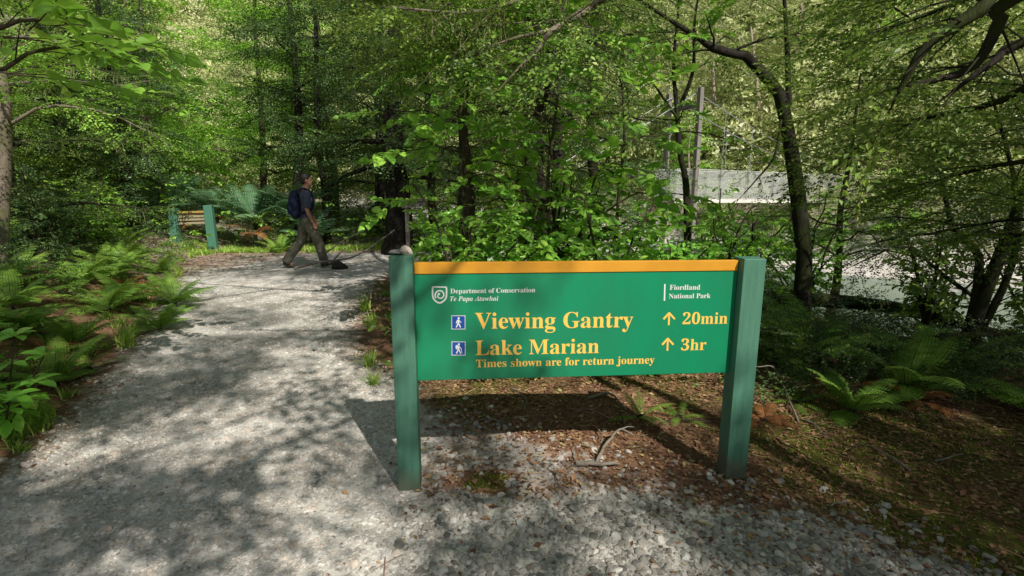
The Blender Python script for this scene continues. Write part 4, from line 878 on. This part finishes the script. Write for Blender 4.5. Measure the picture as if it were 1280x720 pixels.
for k, x, y, rz, s, lab in (
    ('olive', -11.2, 11.8, .4, .95, 'mossy olive tree standing behind the moss hung tree'),
    ('dark', -12.5, 15.5, 1.9, 1.0, 'dark spreading beech deep in the forest behind the pale trunk'),
    ('bright', -10.6, 16.2, 2.7, 1.15, 'bright green leafy tree behind the low sign'),
    ('bright2', -8.6, 18.6, .9, 1.1, 'tall sunlit tree above the low sign'),
    ('bright', -13.2, 20.5, 4.1, 1.4, 'large bright tree behind the dark spreading beech'),
    ('olive2', -7.2, 21.5, 3.3, 1.0, 'olive tree with a mossy trunk beyond the blue green ferns'),
    ('thin', -6.3, 15.8, .3, 1.0, 'dark slim tree just left of the walking person'),
    ('thin', -5.5, 15.6, 2.2, .9, 'dark slim tree just above the walking person'),
    ('dark', -4.6, 18.6, 5.0, 1.0, 'dark beech in the gap behind the walking person'),
    ('thin', -2.0, 14.4, 4.4, .85, 'thin dark tree right beside the thickest trunk'),
    ('olive', .4, 16.2, 2.0, 1.0, 'olive beech beyond the leafy tree'),
    ('dark', 2.3, 15.2, .2, .85, 'dark beech left of the bridge tower'),
    ('bright2', -10.2, 25.5, 1.0, 1.3, 'tall sunlit tree at the back of the forest'),
    ('olive', -16.5, 16, 3.0, 1.25, 'olive tree at the back behind the far left ferns'),
    ('bright2', -17, 23, 5.2, 1.4, 'sunlit tree farthest back on the left slope'),
    ('dark', -9.8, 13.9, 2.5, .75, 'low dark tree just left of the low sign'),
    ('thin', .9, 12.4, 1.0, .95, 'slim dark tree behind the mossy beech'),
    ('olive', -6.4, 26, 4.5, 1.2, 'olive tree seen through the gap above the ferns')):
    ptree(k, 'beech_tree' if k not in ('bright', 'bright2') else 'leafy_tree', lab, x, y, rz, s, FB)
tree('beech_tree', 'beech with the thickest near black trunk beyond the path bend', 'tree', gpt(-2.85, 13.4), BEECHD, BARKB, seed=214, H=10, r0=.37, base=.3, spread=2.6, nlimb=22, kind='mid', dens=2.0, sc_=1.15, trunk=[(0, 0, 0), (.02, 0, 1.5), (-.05, .05, 3.2), (.1, .1, 6), (.0, .2, 10)], group=FB)
FR = 'trees across the river'
for k, x, y, rz, s, lab in (
    ('far', 12.0, 32, .4, 1.15, 'pale olive tree on the far bank behind the bridge tower'),
    ('farbright', 9.5, 29.5, 1.4, .9, 'round bright green bush behind the bridge netting'),
    ('far', 16.5, 33, 2.4, 1.2, 'pale olive tree with bleached limbs behind the bent trunk'),
    ('farbright', 19.0, 29.8, 3.4, 1.2, 'bright green tree on the far bank right of the bent trunk'),
    ('far', 25, 33, 4.4, 1.3, 'large pale tree on the far bank behind the feathery tree'),
    ('farbright', 14.6, 20.2, .9, .5, 'bright bush beneath the bridge deck nearest the cobble bar'),
    ('farbright', 19.0, 19.2, 2.9, .6, 'bright bush on the far bank beyond the arched stem'),
    ('farbright', 12.9, 21.5, 1.7, .4, 'bright low bush on the far bank just above the cobbles'),
    ('farbright', 9.9, 26.3, 2.5, .5, 'bright bush behind the bridge tower at water level'),
    ('far', 23, 19.5, 3.9, .8, 'olive tree on the far bank at the right end of the bridge'),
    ('farbright', 11.4, 23.2, 5.2, .42, 'low bright bush under the bridge near the tower'),
    ('far', 5.5, 38, 1.2, 1.3, 'pale tree across the river left of the bridge tower'),
    ('far', -.5, 44, 2.2, 1.4, 'pale tree far across the river behind the leafy tree'),
    ('far', -8, 48, 3.6, 1.4, 'pale tree far across the river behind the thick trunk')):
    ptree(k, 'riverside_tree', lab, x, y, rz, s, FR)
# pale bare limbs of a dead tree on the far bank
b0 = gpt(14.2, 30.5); wood, cr, ms = gen_tree(seed=301, H=7.5, r0=.2, base=.3, spread=2.4, nlimb=9, dens=0, rise=.7, kind='far', lean=(-1.2, 0))
t = thing('dead_tree', 'bleached bare branched tree between the bridge tower and the bent trunk', 'tree', b0); obj('trunk', wood.mesh('trunk', BARKW, True), t)
# -- trees behind the camera that shade the clearing
for i, (k, x, y, rz, s) in enumerate((('casts', 8.4, -5.6, 1.7, 1.05), ('casts', 4.75, -3.75, 2.6, .68), ('casts', 8.4, .4, 4.2, 1.1), ('casts', -1.8, -4.2, 3.7, 1.0), ('canopy', 1.9, -5.2, .4, 1.3), ('canopy', -.4, -3.4, 2.4, .95), ('canopy', .3, -2.7, 1.2, 1.05), ('casts', 8.2, -2.6, 3.2, .95), ('casts', 10.5, 3.4, 1.2, 1.1), ('casts', 9.0, -7, 2.0, 1.3))):
    ptree(k, 'shade_tree', 'tall beech behind the viewer shading the clearing', x, y, rz, s, 'trees behind the viewer')

# ------------------------------------------------------------------ far forest and undergrowth
def far_forest():
    r = np.random.default_rng(77); b = MB(); n = 25000
    x = r.uniform(-105, 95, n); y = r.uniform(7, 165, n); fd = polydist(x, y, FAR); nd = polydist(x, y, NEAR); z = gz(x, y)
    k = (z > 1.0) & (((fd < nd) & (fd > 3)) | ((x < -17) & (nd > 5))) & (np.abs(x) < y * 1.15 + 12); x, y, z = x[k], y[k], z[k]; m = len(x)
    R0 = r.uniform(1.0, 2.4, m) * (1 + y / 120); hc = z + R0 * r.uniform(.2, 1.2, m); q = 26
    d = norm(r.normal(size=(m, q, 3)) + (0, -.3, .45)); P = np.stack([x, y, hc], -1)[:, None] + d * (R0[:, None, None] * r.uniform(.6, 1.05, (m, q, 1)))
    D = r.normal(size=(m * q, 3)); Nn = d.reshape(-1, 3) + r.normal(0, .5, (m * q, 3)); S = np.repeat(.3 + y / 170, q) * r.uniform(.6, 1.3, m * q)
    base = np.repeat(np.clip(.45 + .5 * fbm(x, y, 12, 5) + r.normal(0, .18, m), 0, 1), q) + r.normal(0, .05, m * q)
    put_sprays(b, 'ff', P.reshape(-1, 3), D, Nn, S, r, base)
    tag(obj('far_forest', b.mesh('far_forest', [HAZELEAF, TWIG])), kind='stuff', label='sunlit olive forest covering the slope across the river')
def lump(seed, n=15):
    r = np.random.default_rng(seed); b = MB(); P = r.normal(0, .45, (n, 3)) * (1, 1, .4)
    b.stamp(QL[0], QL[1], frames(r.normal(size=(n, 3)), r.normal(size=(n, 3)) + (0, 0, .8)), P, r.uniform(.35, .7, n), 0, r.uniform(-.06, .08, n))
    F = np.concatenate(b.F); return np.concatenate(b.V), F, np.zeros(len(F)), np.concatenate(b.R)
SPR['ff'] = [lump(k) for k in range(5)]
far_forest()
def undergrowth(name, label, N, x0, x1, y0, y1, prob, m, kind, s0, s1, zr, seed):
    r = np.random.default_rng(seed); b = MB(); x, y = scatter(r, N, x0, x1, y0, y1, prob); n = len(x)
    P = np.stack([x, y, gz(x, y) + r.uniform(.02, 1, n) ** 1.4 * zr * (.5 + .9 * vnoise(x, y, 1.2, 9))], -1); a = r.uniform(0, 2 * PI, n)
    put_sprays(b, kind, P, np.stack([np.cos(a), np.sin(a), r.normal(.1, .35, n)], -1), np.stack([r.normal(0, .4, n), r.normal(0, .4, n), np.ones(n)], -1), r.uniform(s0, s1, n), r)
    tag(obj(name, b.mesh(name, [m, TWIG])), kind='stuff', label=label)
off = lambda x, y: ss(.15, .7, -gravel_dist(x, y)) * (gz(x, y) > -.75)
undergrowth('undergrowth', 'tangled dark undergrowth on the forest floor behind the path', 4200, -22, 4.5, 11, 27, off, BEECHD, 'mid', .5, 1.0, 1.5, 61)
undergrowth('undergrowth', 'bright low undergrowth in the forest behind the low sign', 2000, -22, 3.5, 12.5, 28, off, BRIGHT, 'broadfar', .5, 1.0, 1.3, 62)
undergrowth('ground_cover', 'small leafy ground cover on the left bank', 4200, -12, -2.4, 2.2, 13, lambda x, y: off(x, y) * ss(-.35, .1, fbm(x, y, 1.2, 71)), FERN, 'oval', .2, .5, .25, 63)
undergrowth('ground_cover', 'dark low scrub on the upper left bank', 2600, -16, -5, 5.5, 15, lambda x, y: off(x, y) * ss(.8, 2.2, np.interp(y, LY, LX) - x), BEECHD, 'near', .6, 1.2, .9, 67)
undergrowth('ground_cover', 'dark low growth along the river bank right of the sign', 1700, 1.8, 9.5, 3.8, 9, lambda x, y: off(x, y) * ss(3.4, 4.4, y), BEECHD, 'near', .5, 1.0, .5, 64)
undergrowth('ground_cover', 'leafy low growth behind the sign along the path edge', 700, -2.2, 3, 4.2, 8.5, off, BROAD, 'oval', .4, .8, .5, 65)
undergrowth('bank_growth', 'sunlit scrub along the far river bank', 14000, 4, 44, 5, 36, lambda x, y: ((gz(x, y) > -.5) & (polydist(x, y, FAR) < 7) & ~inside(x, y, RIVER) & (y > np.interp(x, [5, 12, 14, 30, 44], [28, 22, 18, 8, 3]))) * 1.0, HAZELEAF, 'far', .4, .9, 1.9, 66)

# ------------------------------------------------------------------ ferns
FM = {'g': [fern_mesh(401 + k, 9 + k, .85, 26, .14, mats=[FERN, TWIG]) for k in range(3)], 'b': [fern_mesh(411 + k, 12, 1.0, 24, .16, (35, 80), mats=[FERNB, TWIG]) for k in range(2)],
      'd': [fern_mesh(421, 8, .6, 22, .12, (0, 60), mats=[FERNDEAD, TWIG], droop=1.4)], 's': [fern_mesh(431 + k, 6, .42, 20, .1, (20, 60), mats=[FERN, TWIG]) for k in range(2)]}
STALK = {}
def fern(k, v, x, y, rz, s, label, group=None, dz=0.0):
    t = thing('fern', label, 'fern', gpt(x, y) + (0, 0, dz), rz, group, s); obj('fronds', FM[k][v % len(FM[k])], t)
    if k not in STALK:
        b = MB(); b.tube([(0, 0, -.12), (.005, 0, .0), (0, 0, .03)], [.035, .04, .025], 8); STALK[k] = b.mesh('crown_base', BARK, True)
    obj('crown_base', STALK[k], t)
GL = 'ferns on the left bank'
for k, v, x, y, rz, s, lab in (
    ('g', 0, -4.75, 5.0, .3, .95, 'arching sunlit fern right above the glossy shrub'), ('g', 1, -5.4, 5.6, 1.3, 1.0, 'fern between the arching sunlit fern and the pale trunk'),
    ('g', 2, -5.05, 6.5, 2.2, 1.0, 'fern with long fronds on the bank behind the grass tuft'), ('g', 0, -6.0, 7.3, 3.5, 1.15, 'bright fern at the foot of the pale trunk'),
    ('g', 1, -6.6, 8.6, .7, 1.1, 'broad fern in the dappled light farther up the left bank'), ('g', 2, -4.9, 4.2, 5.0, .85, 'fern at the left edge behind the glossy shrub'),
    ('g', 0, -7.4, 10.2, 2.9, 1.1, 'fern nearest the low sign on the left bank'), ('g', 1, -8.3, 11.2, 4.2, 1.2, 'shaded fern below the moss hung tree'),
    ('g', 1, -4.35, 3.75, .9, .8, 'low fern between the two paddle leaved shrubs'), ('g', 2, -7.6, 7.6, 2.1, 1.15, 'fern up the bank behind the pale trunk'), ('g', 0, -6.9, 9.3, 1.4, .95, 'fern above the far left path edge'), ('g', 1, -8.9, 9.9, .2, 1.1, 'fern at the foot of the moss hung tree'), ('g', 2, -6.2, 6.4, 4.0, 1.05, 'fern just right of the foot of the pale trunk'),
    ('d', 0, -4.2, 4.6, .3, .7, 'dead brown fern on the bank above the glossy shrub'), ('d', 0, -5.9, 8.0, 2.3, .9, 'dead reddish fern on the mid left bank')):
    fern(k, v, x, y, rz, s * .78, lab, GL)
r = np.random.default_rng(88)
for i, (x_, y_) in enumerate(((-3.75, 4.55), (-4.3, 5.0), (-4.15, 6.0), (-4.75, 6.6), (-4.7, 7.3), (-5.3, 7.2), (-5.5, 8.5), (-6.2, 8.2), (-4.9, 4.7), (-5.7, 6.1), (-3.75, 4.1), (-6.6, 9.9), (-7.1, 10.9))):
    fern('g' if i % 3 else 's', i, x_ + r.normal(0, .06), y_, r.uniform(0, 6), r.uniform(.55, .8) * (1 if i % 3 else 1.3), 'small yellow green fern among the others crowding the left path edge', 'small ferns crowding the left path edge')
GB = 'blue green ferns by the low sign'
for k, v, x, y, rz, s, lab, dz in (
    ('b', 0, -9.3, 14.6, .2, 1.3, 'blue green fern left of the low sign', .55), ('b', 1, -8.1, 14.7, 1.2, 1.35, 'blue green fern directly above the low sign', .75), ('b', 0, -7.0, 14.6, 2.4, 1.4, 'blue green fern right of the low sign', .7),
    ('b', 1, -6.1, 14.8, 3.2, 1.45, 'tall dark blue fern between low sign and person', .8), ('b', 0, -5.4, 14.3, 4.0, 1.1, 'blue green fern just behind the walking person', .3), ('d', 0, -6.75, 14.0, 1.1, 1.3, 'large red brown dead fern right of the low sign', .45), ('d', 0, -8.2, 14.3, 3.1, 1.3, 'dark red dead fern hanging above the low sign', .7), ('g', 1, -6.0, 13.7, .4, .8, 'small green fern under the red brown dead fern', 0)):
    fern(k, v, x, y, rz, s, lab, GB, dz)
GR = 'ferns right of the sign'
for k, v, x, y, rz, s, lab in (
    ('s', 0, .93, 3.62, .3, .85, 'small green fern under the middle of the sign'), ('s', 1, 1.22, 3.66, 1.9, .75, 'small fern beside the right sign post under the panel'), ('d', 0, 1.82, 3.6, 2.2, .62, 'orange brown dead fern right of the right sign post'),
    ('s', 1, 2.2, 3.9, .9, .8, 'pale fern beside the orange brown dead fern'), ('g', 1, 2.55, 3.75, 2.0, .7, 'fern with a sunlit hanging frond right of the dead fern'), ('g', 2, 3.35, 4.3, 3.1, 1.0, 'arching fern lit on one frond in the dark right corner'),
    ('g', 0, 4.0, 3.6, 4.4, .95, 'dark fern at the right edge in deep shade'), ('g', 1, 3.0, 5.2, .5, 1.2, 'tall fern at the foot of the bent trunk'), ('g', 2, 4.2, 5.0, 1.5, 1.15, 'dark fern below the multi stemmed tree'), ('g', 0, 2.7, 4.9, 2.6, 1.0, 'feathery pale fern right behind the right sign post'), ('d', 0, 3.2, 4.0, .6, .8, 'reddish dead fern in the dark right corner')):
    fern(k, v, x, y, rz, s * .85, lab, GR)
# ------------------------------------------------------------------ shrubs, tufts, sticks
GS = 'leafy shrubs behind the sign'
for i, (x, y, rz, s, lm, kind, H, lab) in enumerate((
    (-.35, 4.5, .2, 1.0, BROADB, 'oval', 1.35, 'bright leafy shrub above the left end of the sign'), (.25, 4.7, 1.2, 1.0, GLOSSY, 'oval', 1.3, 'sunlit glossy shrub above the middle of the sign'), (.85, 4.5, 2.2, 1.0, BROADB, 'oval', 1.45, 'leafy shrub above the lettering of the sign'),
    (1.5, 4.9, 3.2, 1.0, GLOSSY, 'oval', 1.15, 'bright shrub above the right end of the sign'), (-.38, 5.2, 4.2, .85, BROAD, 'broad', 1.5, 'yellow green shrub hanging beside the left sign post'), (2.3, 5.9, 5.2, 1.0, BROADB, 'oval', 1.35, 'leafy shrub below the forked sapling'), (3.05, 6.9, 1.7, 1.0, BROADB, 'oval', 1.5, 'bright leafy shrub left of the bent trunk'), (4.1, 7.4, 2.7, 1.0, BROADB, 'oval', 1.5, 'bright leafy shrub right of the bent trunk'), (5.1, 6.3, 2.2, 1.0, BEECHG, 'oval', 1.5, 'dark leafy shrub on the bank below the multi stemmed tree'), (6.3, 6.1, 3.1, 1.0, BEECHG, 'oval', 1.6, 'dark leafy shrub at the right edge of the river bank'), (.5, 5.8, .8, 1.0, BROAD, 'broad', 1.9, 'taller shrub with round leaves behind the middle of the sign'))):
    shrub('shrub', lab, gpt(x, y), lm, rz, s, GS, seed=501 + i, H=H * 1.12, spread=.7, ns=12, kind=kind, twn=13)
for i, (x, y, rz, s, lm, kind, H, lab) in enumerate((
    (-7.7, 8.7, .3, 1.0, BEECHD, 'oval', 1.5, 'dark shrub on the left bank in front of the moss hung tree'), (-8.5, 11.0, 1.3, 1.0, BRIGHT, 'oval', 1.4, 'brighter shrub on the left bank halfway to the low sign'), (-9.6, 12.9, 2.3, 1.1, BEECHD, 'oval', 1.6, 'dark shrub just left of the low sign'),
    (-7.2, 7.0, 3.3, .9, BRIGHT, 'near', 1.2, 'fine leaved shrub beside the pale trunk'), (-8.1, 9.9, 4.3, 1.0, BROAD, 'oval', 1.1, 'leafy shrub among the ferns on the mid left bank'))):
    shrub('shrub', lab, gpt(x, y), lm, rz, s, 'shrubs on the left bank', seed=541 + i, H=H, spread=.7, ns=11, kind=kind, twn=12)
# glossy shrub at the lower left: obovate leaves in rosettes
def rosette_shrub(label, loc, seed, H, ns, leaf, m):
    r = np.random.default_rng(seed); wood, cr = MB(), MB()
    for i in range(ns):
        az = i * 2.4; o = r.uniform(.05, .32); h = H * r.uniform(.45, 1.0); u = np.linspace(0, 1, 5); dh = np.array([math.cos(az), math.sin(az), 0]); P = dh * (o * u)[:, None] + np.array([0, 0, 1]) * (h * u)[:, None]
        wood.tube(P, np.linspace(.009, .004, 5), 5)
        for q, (fz, cnt) in enumerate(((1.0, 8), (.72, 5), (.45, 4))):
            n = cnt; a = np.arange(n) * 2.4 + r.uniform(0, 6); p = np.repeat(P[0:1] + (P[-1:] - P[0:1]) * fz, n, 0); d = np.stack([np.cos(a), np.sin(a), r.uniform(.05, .6, n) - .35 * q], -1)
            cr.stamp(OBOV[0], OBOV[1], frames(d, np.stack([r.normal(0, .15, n), r.normal(0, .15, n), np.ones(n)], -1)), p, leaf * r.uniform(.7, 1.15, n), 0, r.uniform(.0, 1, n))
    t = thing('shrub', label, 'shrub', loc); obj('stem', wood.mesh('stem', BARKM, True), t); obj('foliage', cr.mesh('foliage', m, True), t)
rosette_shrub('glossy shrub with large paddle shaped leaves at the left path edge', gpt(-3.28, 3.2), 521, .6, 8, .125, GLOSSY)
rosette_shrub('smaller paddle leaved shrub half behind the glossy one', gpt(-3.95, 3.8), 522, .5, 5, .11, GLOSSY)
TM = [tuft_mesh(601 + k, 60, .38, .009, GRASS) for k in range(2)]; TS = [tuft_mesh(611 + k, 50, .16, .006, GRASS) for k in range(2)]
def tuft(x, y, rz, s, label, me, group):
    o = obj('grass_tuft', me); o.location = gpt(x, y) - (0, 0, .01); o.rotation_euler = (0, 0, rz); o.scale = (s,) * 3; tag(o, label, 'grass tuft', group)
GT = 'grass tufts along the path'
for x, y, rz, s, k, lab in ((-3.95, 5.25, .2, .95, 0, 'long bladed grass tuft at the left path edge'), (-4.15, 5.6, 1.2, .8, 1, 'grass tuft just behind the long bladed one'), (-1.3, 4.65, 2.2, .62, 0, 'grass tuft left of the left sign post'), (-1.65, 6.1, .9, .75, 1, 'bright grass clump where the path edge meets the shrubs'), (-1.95, 6.9, 3.0, .8, 0, 'grass clump farther along the right path edge'), (-1.15, 4.2, 4.0, .5, 1, 'short grass tuft nearest the left sign post'), (-5.3, 7.9, .5, .8, 1, 'grass tuft on the mid left path edge'), (-6.1, 9.6, 1.5, .8, 0, 'grass tuft on the far left path edge')):
    tuft(x, y, rz, s, lab, TM[k], GT)
def scatter_tufts(name, label, N, x0, x1, y0, y1, prob, seed, s0, s1):
    r = np.random.default_rng(seed); b = MB(); x, y = scatter(r, N, x0, x1, y0, y1, prob); n = len(x)
    me = TS[0]; V = np.empty(len(me.vertices) * 3, np.float32); me.vertices.foreach_get('co', V); V = V.reshape(-1, 3).astype(float); F = np.array([list(p.vertices) for p in me.polygons])
    rv = np.empty(len(V), np.float32); me.attributes['rnd'].data.foreach_get('value', rv); a = r.uniform(0, 2 * PI, n)
    b.stamp(V, F, frames(np.stack([np.cos(a), np.sin(a), 0 * a], -1), np.tile([0, 0, 1.0], (n, 1))), np.stack([x, y, gz(x, y) - .005], -1), r.uniform(s0, s1, n), 0, np.tile(rv, (n, 1)))
    tag(obj(name, b.mesh(name, GRASS)), kind='stuff', label=label)
edge = lambda a, b_: (lambda x, y: ss(a, a - .25, gravel_dist(x, y)) * ss(b_, b_ + .3, gravel_dist(x, y)) * (x < np.interp(y, LY, LX) + .6) * (.3 + .7 * ss(-.1, .4, fbm(x, y, .8, 91))))
scatter_tufts('grass', 'short fine grass along the left edge of the path', 900, -9, -2.3, 2.2, 13, edge(.02, -.9), 71, .5, 1.2)
scatter_tufts('grass', 'bright fine grass below the glossy shrub', 420, -3.7, -2.75, 2.3, 3.6, edge(.0, -.9), 72, .5, 1.1)
scatter_tufts('grass', 'low grass behind the person at the path bend', 260, -8.5, -3.4, 12.9, 14.4, lambda x, y: ss(.1, -.3, gravel_dist(x, y)), 73, .8, 1.6)
def stick(name, label, pts, r0, m=None, cat='branch', group=None, side=()):
    b = MB(); P = catmull(pts, 14); base = P[0].copy(); P = P - base; r = np.random.default_rng(int(abs(base[0]) * 100))
    P = P + np.cumsum(r.normal(0, .004, P.shape), 0); b.tube(P, np.linspace(r0, r0 * .45, 14), 7, 0, .5, True, .12)
    for f, d, l in side: i = int(f * 13); b.tube([P[i], P[i] + np.array(d) * l * .5 + (0, 0, .01), P[i] + np.array(d) * l], [r0 * .55, r0 * .4, r0 * .2], 5)
    o = obj(name, b.mesh(name, m or GREYWOOD, True)); o.location = base; tag(o, label, cat, group)
gs = lambda u, v, dz=0.0: (lambda r_: (lambda s: np.array([r_[0] * s, r_[1] * s, float(gz(r_[0] * s, r_[1] * s)) + dz]))(CAMH / -r_[2]))(ray(u, v))
GK = 'sticks on the ground by the sign'
stick('stick', 'forked grey stick leaning across the litter under the sign', [gs(745, 578, .02), gs(762, 560, .06), gs(775, 548, .08), gs(792, 547, .03)], .011, None, 'stick', GK, ((.7, (.9, .3, 0), .1),))
stick('stick', 'thick short broken log on the litter under the sign', [gs(722, 577, .02), gs(745, 580, .025), gs(776, 581, .02)], .02, None, 'stick', GK)
stick('stick', 'thin crooked twig lying in the shadow of the panel', [gs(640, 492, .02), gs(658, 505, .03), gs(655, 522, .02)], .007, None, 'stick', GK)
stick('stick', 'curved pale root behind the small fern under the sign', [gs(735, 500, .02), gs(765, 497, .06), gs(790, 515, .03)], .012, None, 'stick', GK)
stick('stick', 'small twig on the gravel right of the right sign post', [gs(1038, 628, .015), gs(1048, 622, .02), gs(1058, 617, .015)], .005, None, 'stick', GK)
stick('stick', 'thin bare stick slanting up beside the right sign post', [gs(998, 520, .0), gs(968, 480, .15), at(944, 458, 3.6)], .008, None, 'stick', GK)
r = np.random.default_rng(99)
for i in range(14):
    x_, y_, a, l = r.uniform(-.3, 3.2), r.uniform(2.9, 4.1), r.uniform(0, 6.28), r.uniform(.12, .4); q_ = lambda t, dz: gpt(x_ + math.cos(a) * l * t, y_ + math.sin(a) * l * t) + (0, 0, dz)
    stick('stick', 'dead stick among other scattered dead sticks on the litter behind the sign', [q_(0, .012), q_(.5, .03 * r.uniform(.4, 1.4)), q_(1, .015)], r.uniform(.004, .009), GREYWOOD if i % 2 else TWIG, 'stick', 'scattered dead sticks')
stick('fallen_branch', 'grey fallen branch lying behind the walking person', [at(368, 336, 10.6), at(400, 328, 10.8), at(445, 320, 11.2), at(492, 288, 11.6)], .03, None, 'branch', None, ((.5, (.5, .2, .5), .5),))
stick('fallen_branch', 'thin branch slanting up past the knees of the person', [at(404, 318, 11.8), at(430, 300, 12), at(450, 290, 12.1)], .018)
stick('fallen_log', 'dark mossy log lying across the river bank behind the ferns', [gpt(1.9, 6.7) + (0, 0, .25), gpt(3.5, 7.0) + (0, 0, .35), gpt(5.5, 7.0) + (0, 0, .42), gpt(8.0, 6.6) + (0, 0, .4)], .13, BARK, 'log')
stick('fallen_branch', 'long grey branch slanting over the bank at the right edge', [gpt(3.6, 5.2) + (0, 0, .15), gpt(4.4, 5.3) + (0, 0, .35), at(1290, 415, 5.3)], .05, BARKM)
b = MB(); b.add(rock_template(np.random.default_rng(31), IV3, .2, .75) * .17, IF3)
o = obj('rock', b.mesh('rock', m_plain('dark_rock', (.05, .048, .045), (.025, .024, .022), 9, .9, .5, .02), True)); o.location = gpt(-3.55, 10.85) + (0, 0, .05); tag(o, 'dark rock lying by the foot of the walking person', 'rock')
GK2 = 'boulders by the river'
for i, (x, y, s, lab) in enumerate(((7.2, 17.2, .8, 'pale boulder on the near bank below the bridge tower'), (8.9, 19.8, 1.1, 'large pale boulder under the bridge netting'), (9.9, 17.6, .6, 'small pale boulder at the water edge right of the bent trunk'), (6.4, 13.2, .5, 'wet boulder on the near bank behind the ferns'), (4.6, 22.5, 1.2, 'pale boulder left of the bridge tower'), (-7.6, 30, 1.1, 'blue grey boulder in the river behind the person'), (-5.8, 31.5, .8, 'smaller blue grey boulder beside the thick trunk'), (12.0, 14.6, .5, 'boulder standing in the water near the far bar'))):
    b = MB(); b.add(rock_template(np.random.default_rng(700 + i), IV3, .2, .65) * s, IF3); o = obj('boulder', b.mesh('boulder', BOULDER)); o.location = (x, y, max(float(gz(x, y)), -1.3) + .12 * s); tag(o, lab, 'boulder', GK2)
for i, (u, v, s, lab) in enumerate(((1078, 661, .028, 'round grey stone at the right end of the gravel'), (610, 624, .032, 'flat stone on the gravel below the moss cushion'), (1061, 657, .022, 'flat stone just left of the round grey stone'), (642, 600, .024, 'pale stone just right of the moss cushion'), (975, 590, .03, 'grey stone right of the right sign post'))):
    b = MB(); b.add(rock_template(np.random.default_rng(800 + i), IV3, .15, .6) * s, IF3); o = obj('stone', b.mesh('stone', m_plain('grey_stone', (.33, .33, .32), (.2, .2, .19), 25, .85, .3))); o.location = gs(u, v, s * .35); tag(o, lab, 'stone', 'stones on the gravel')
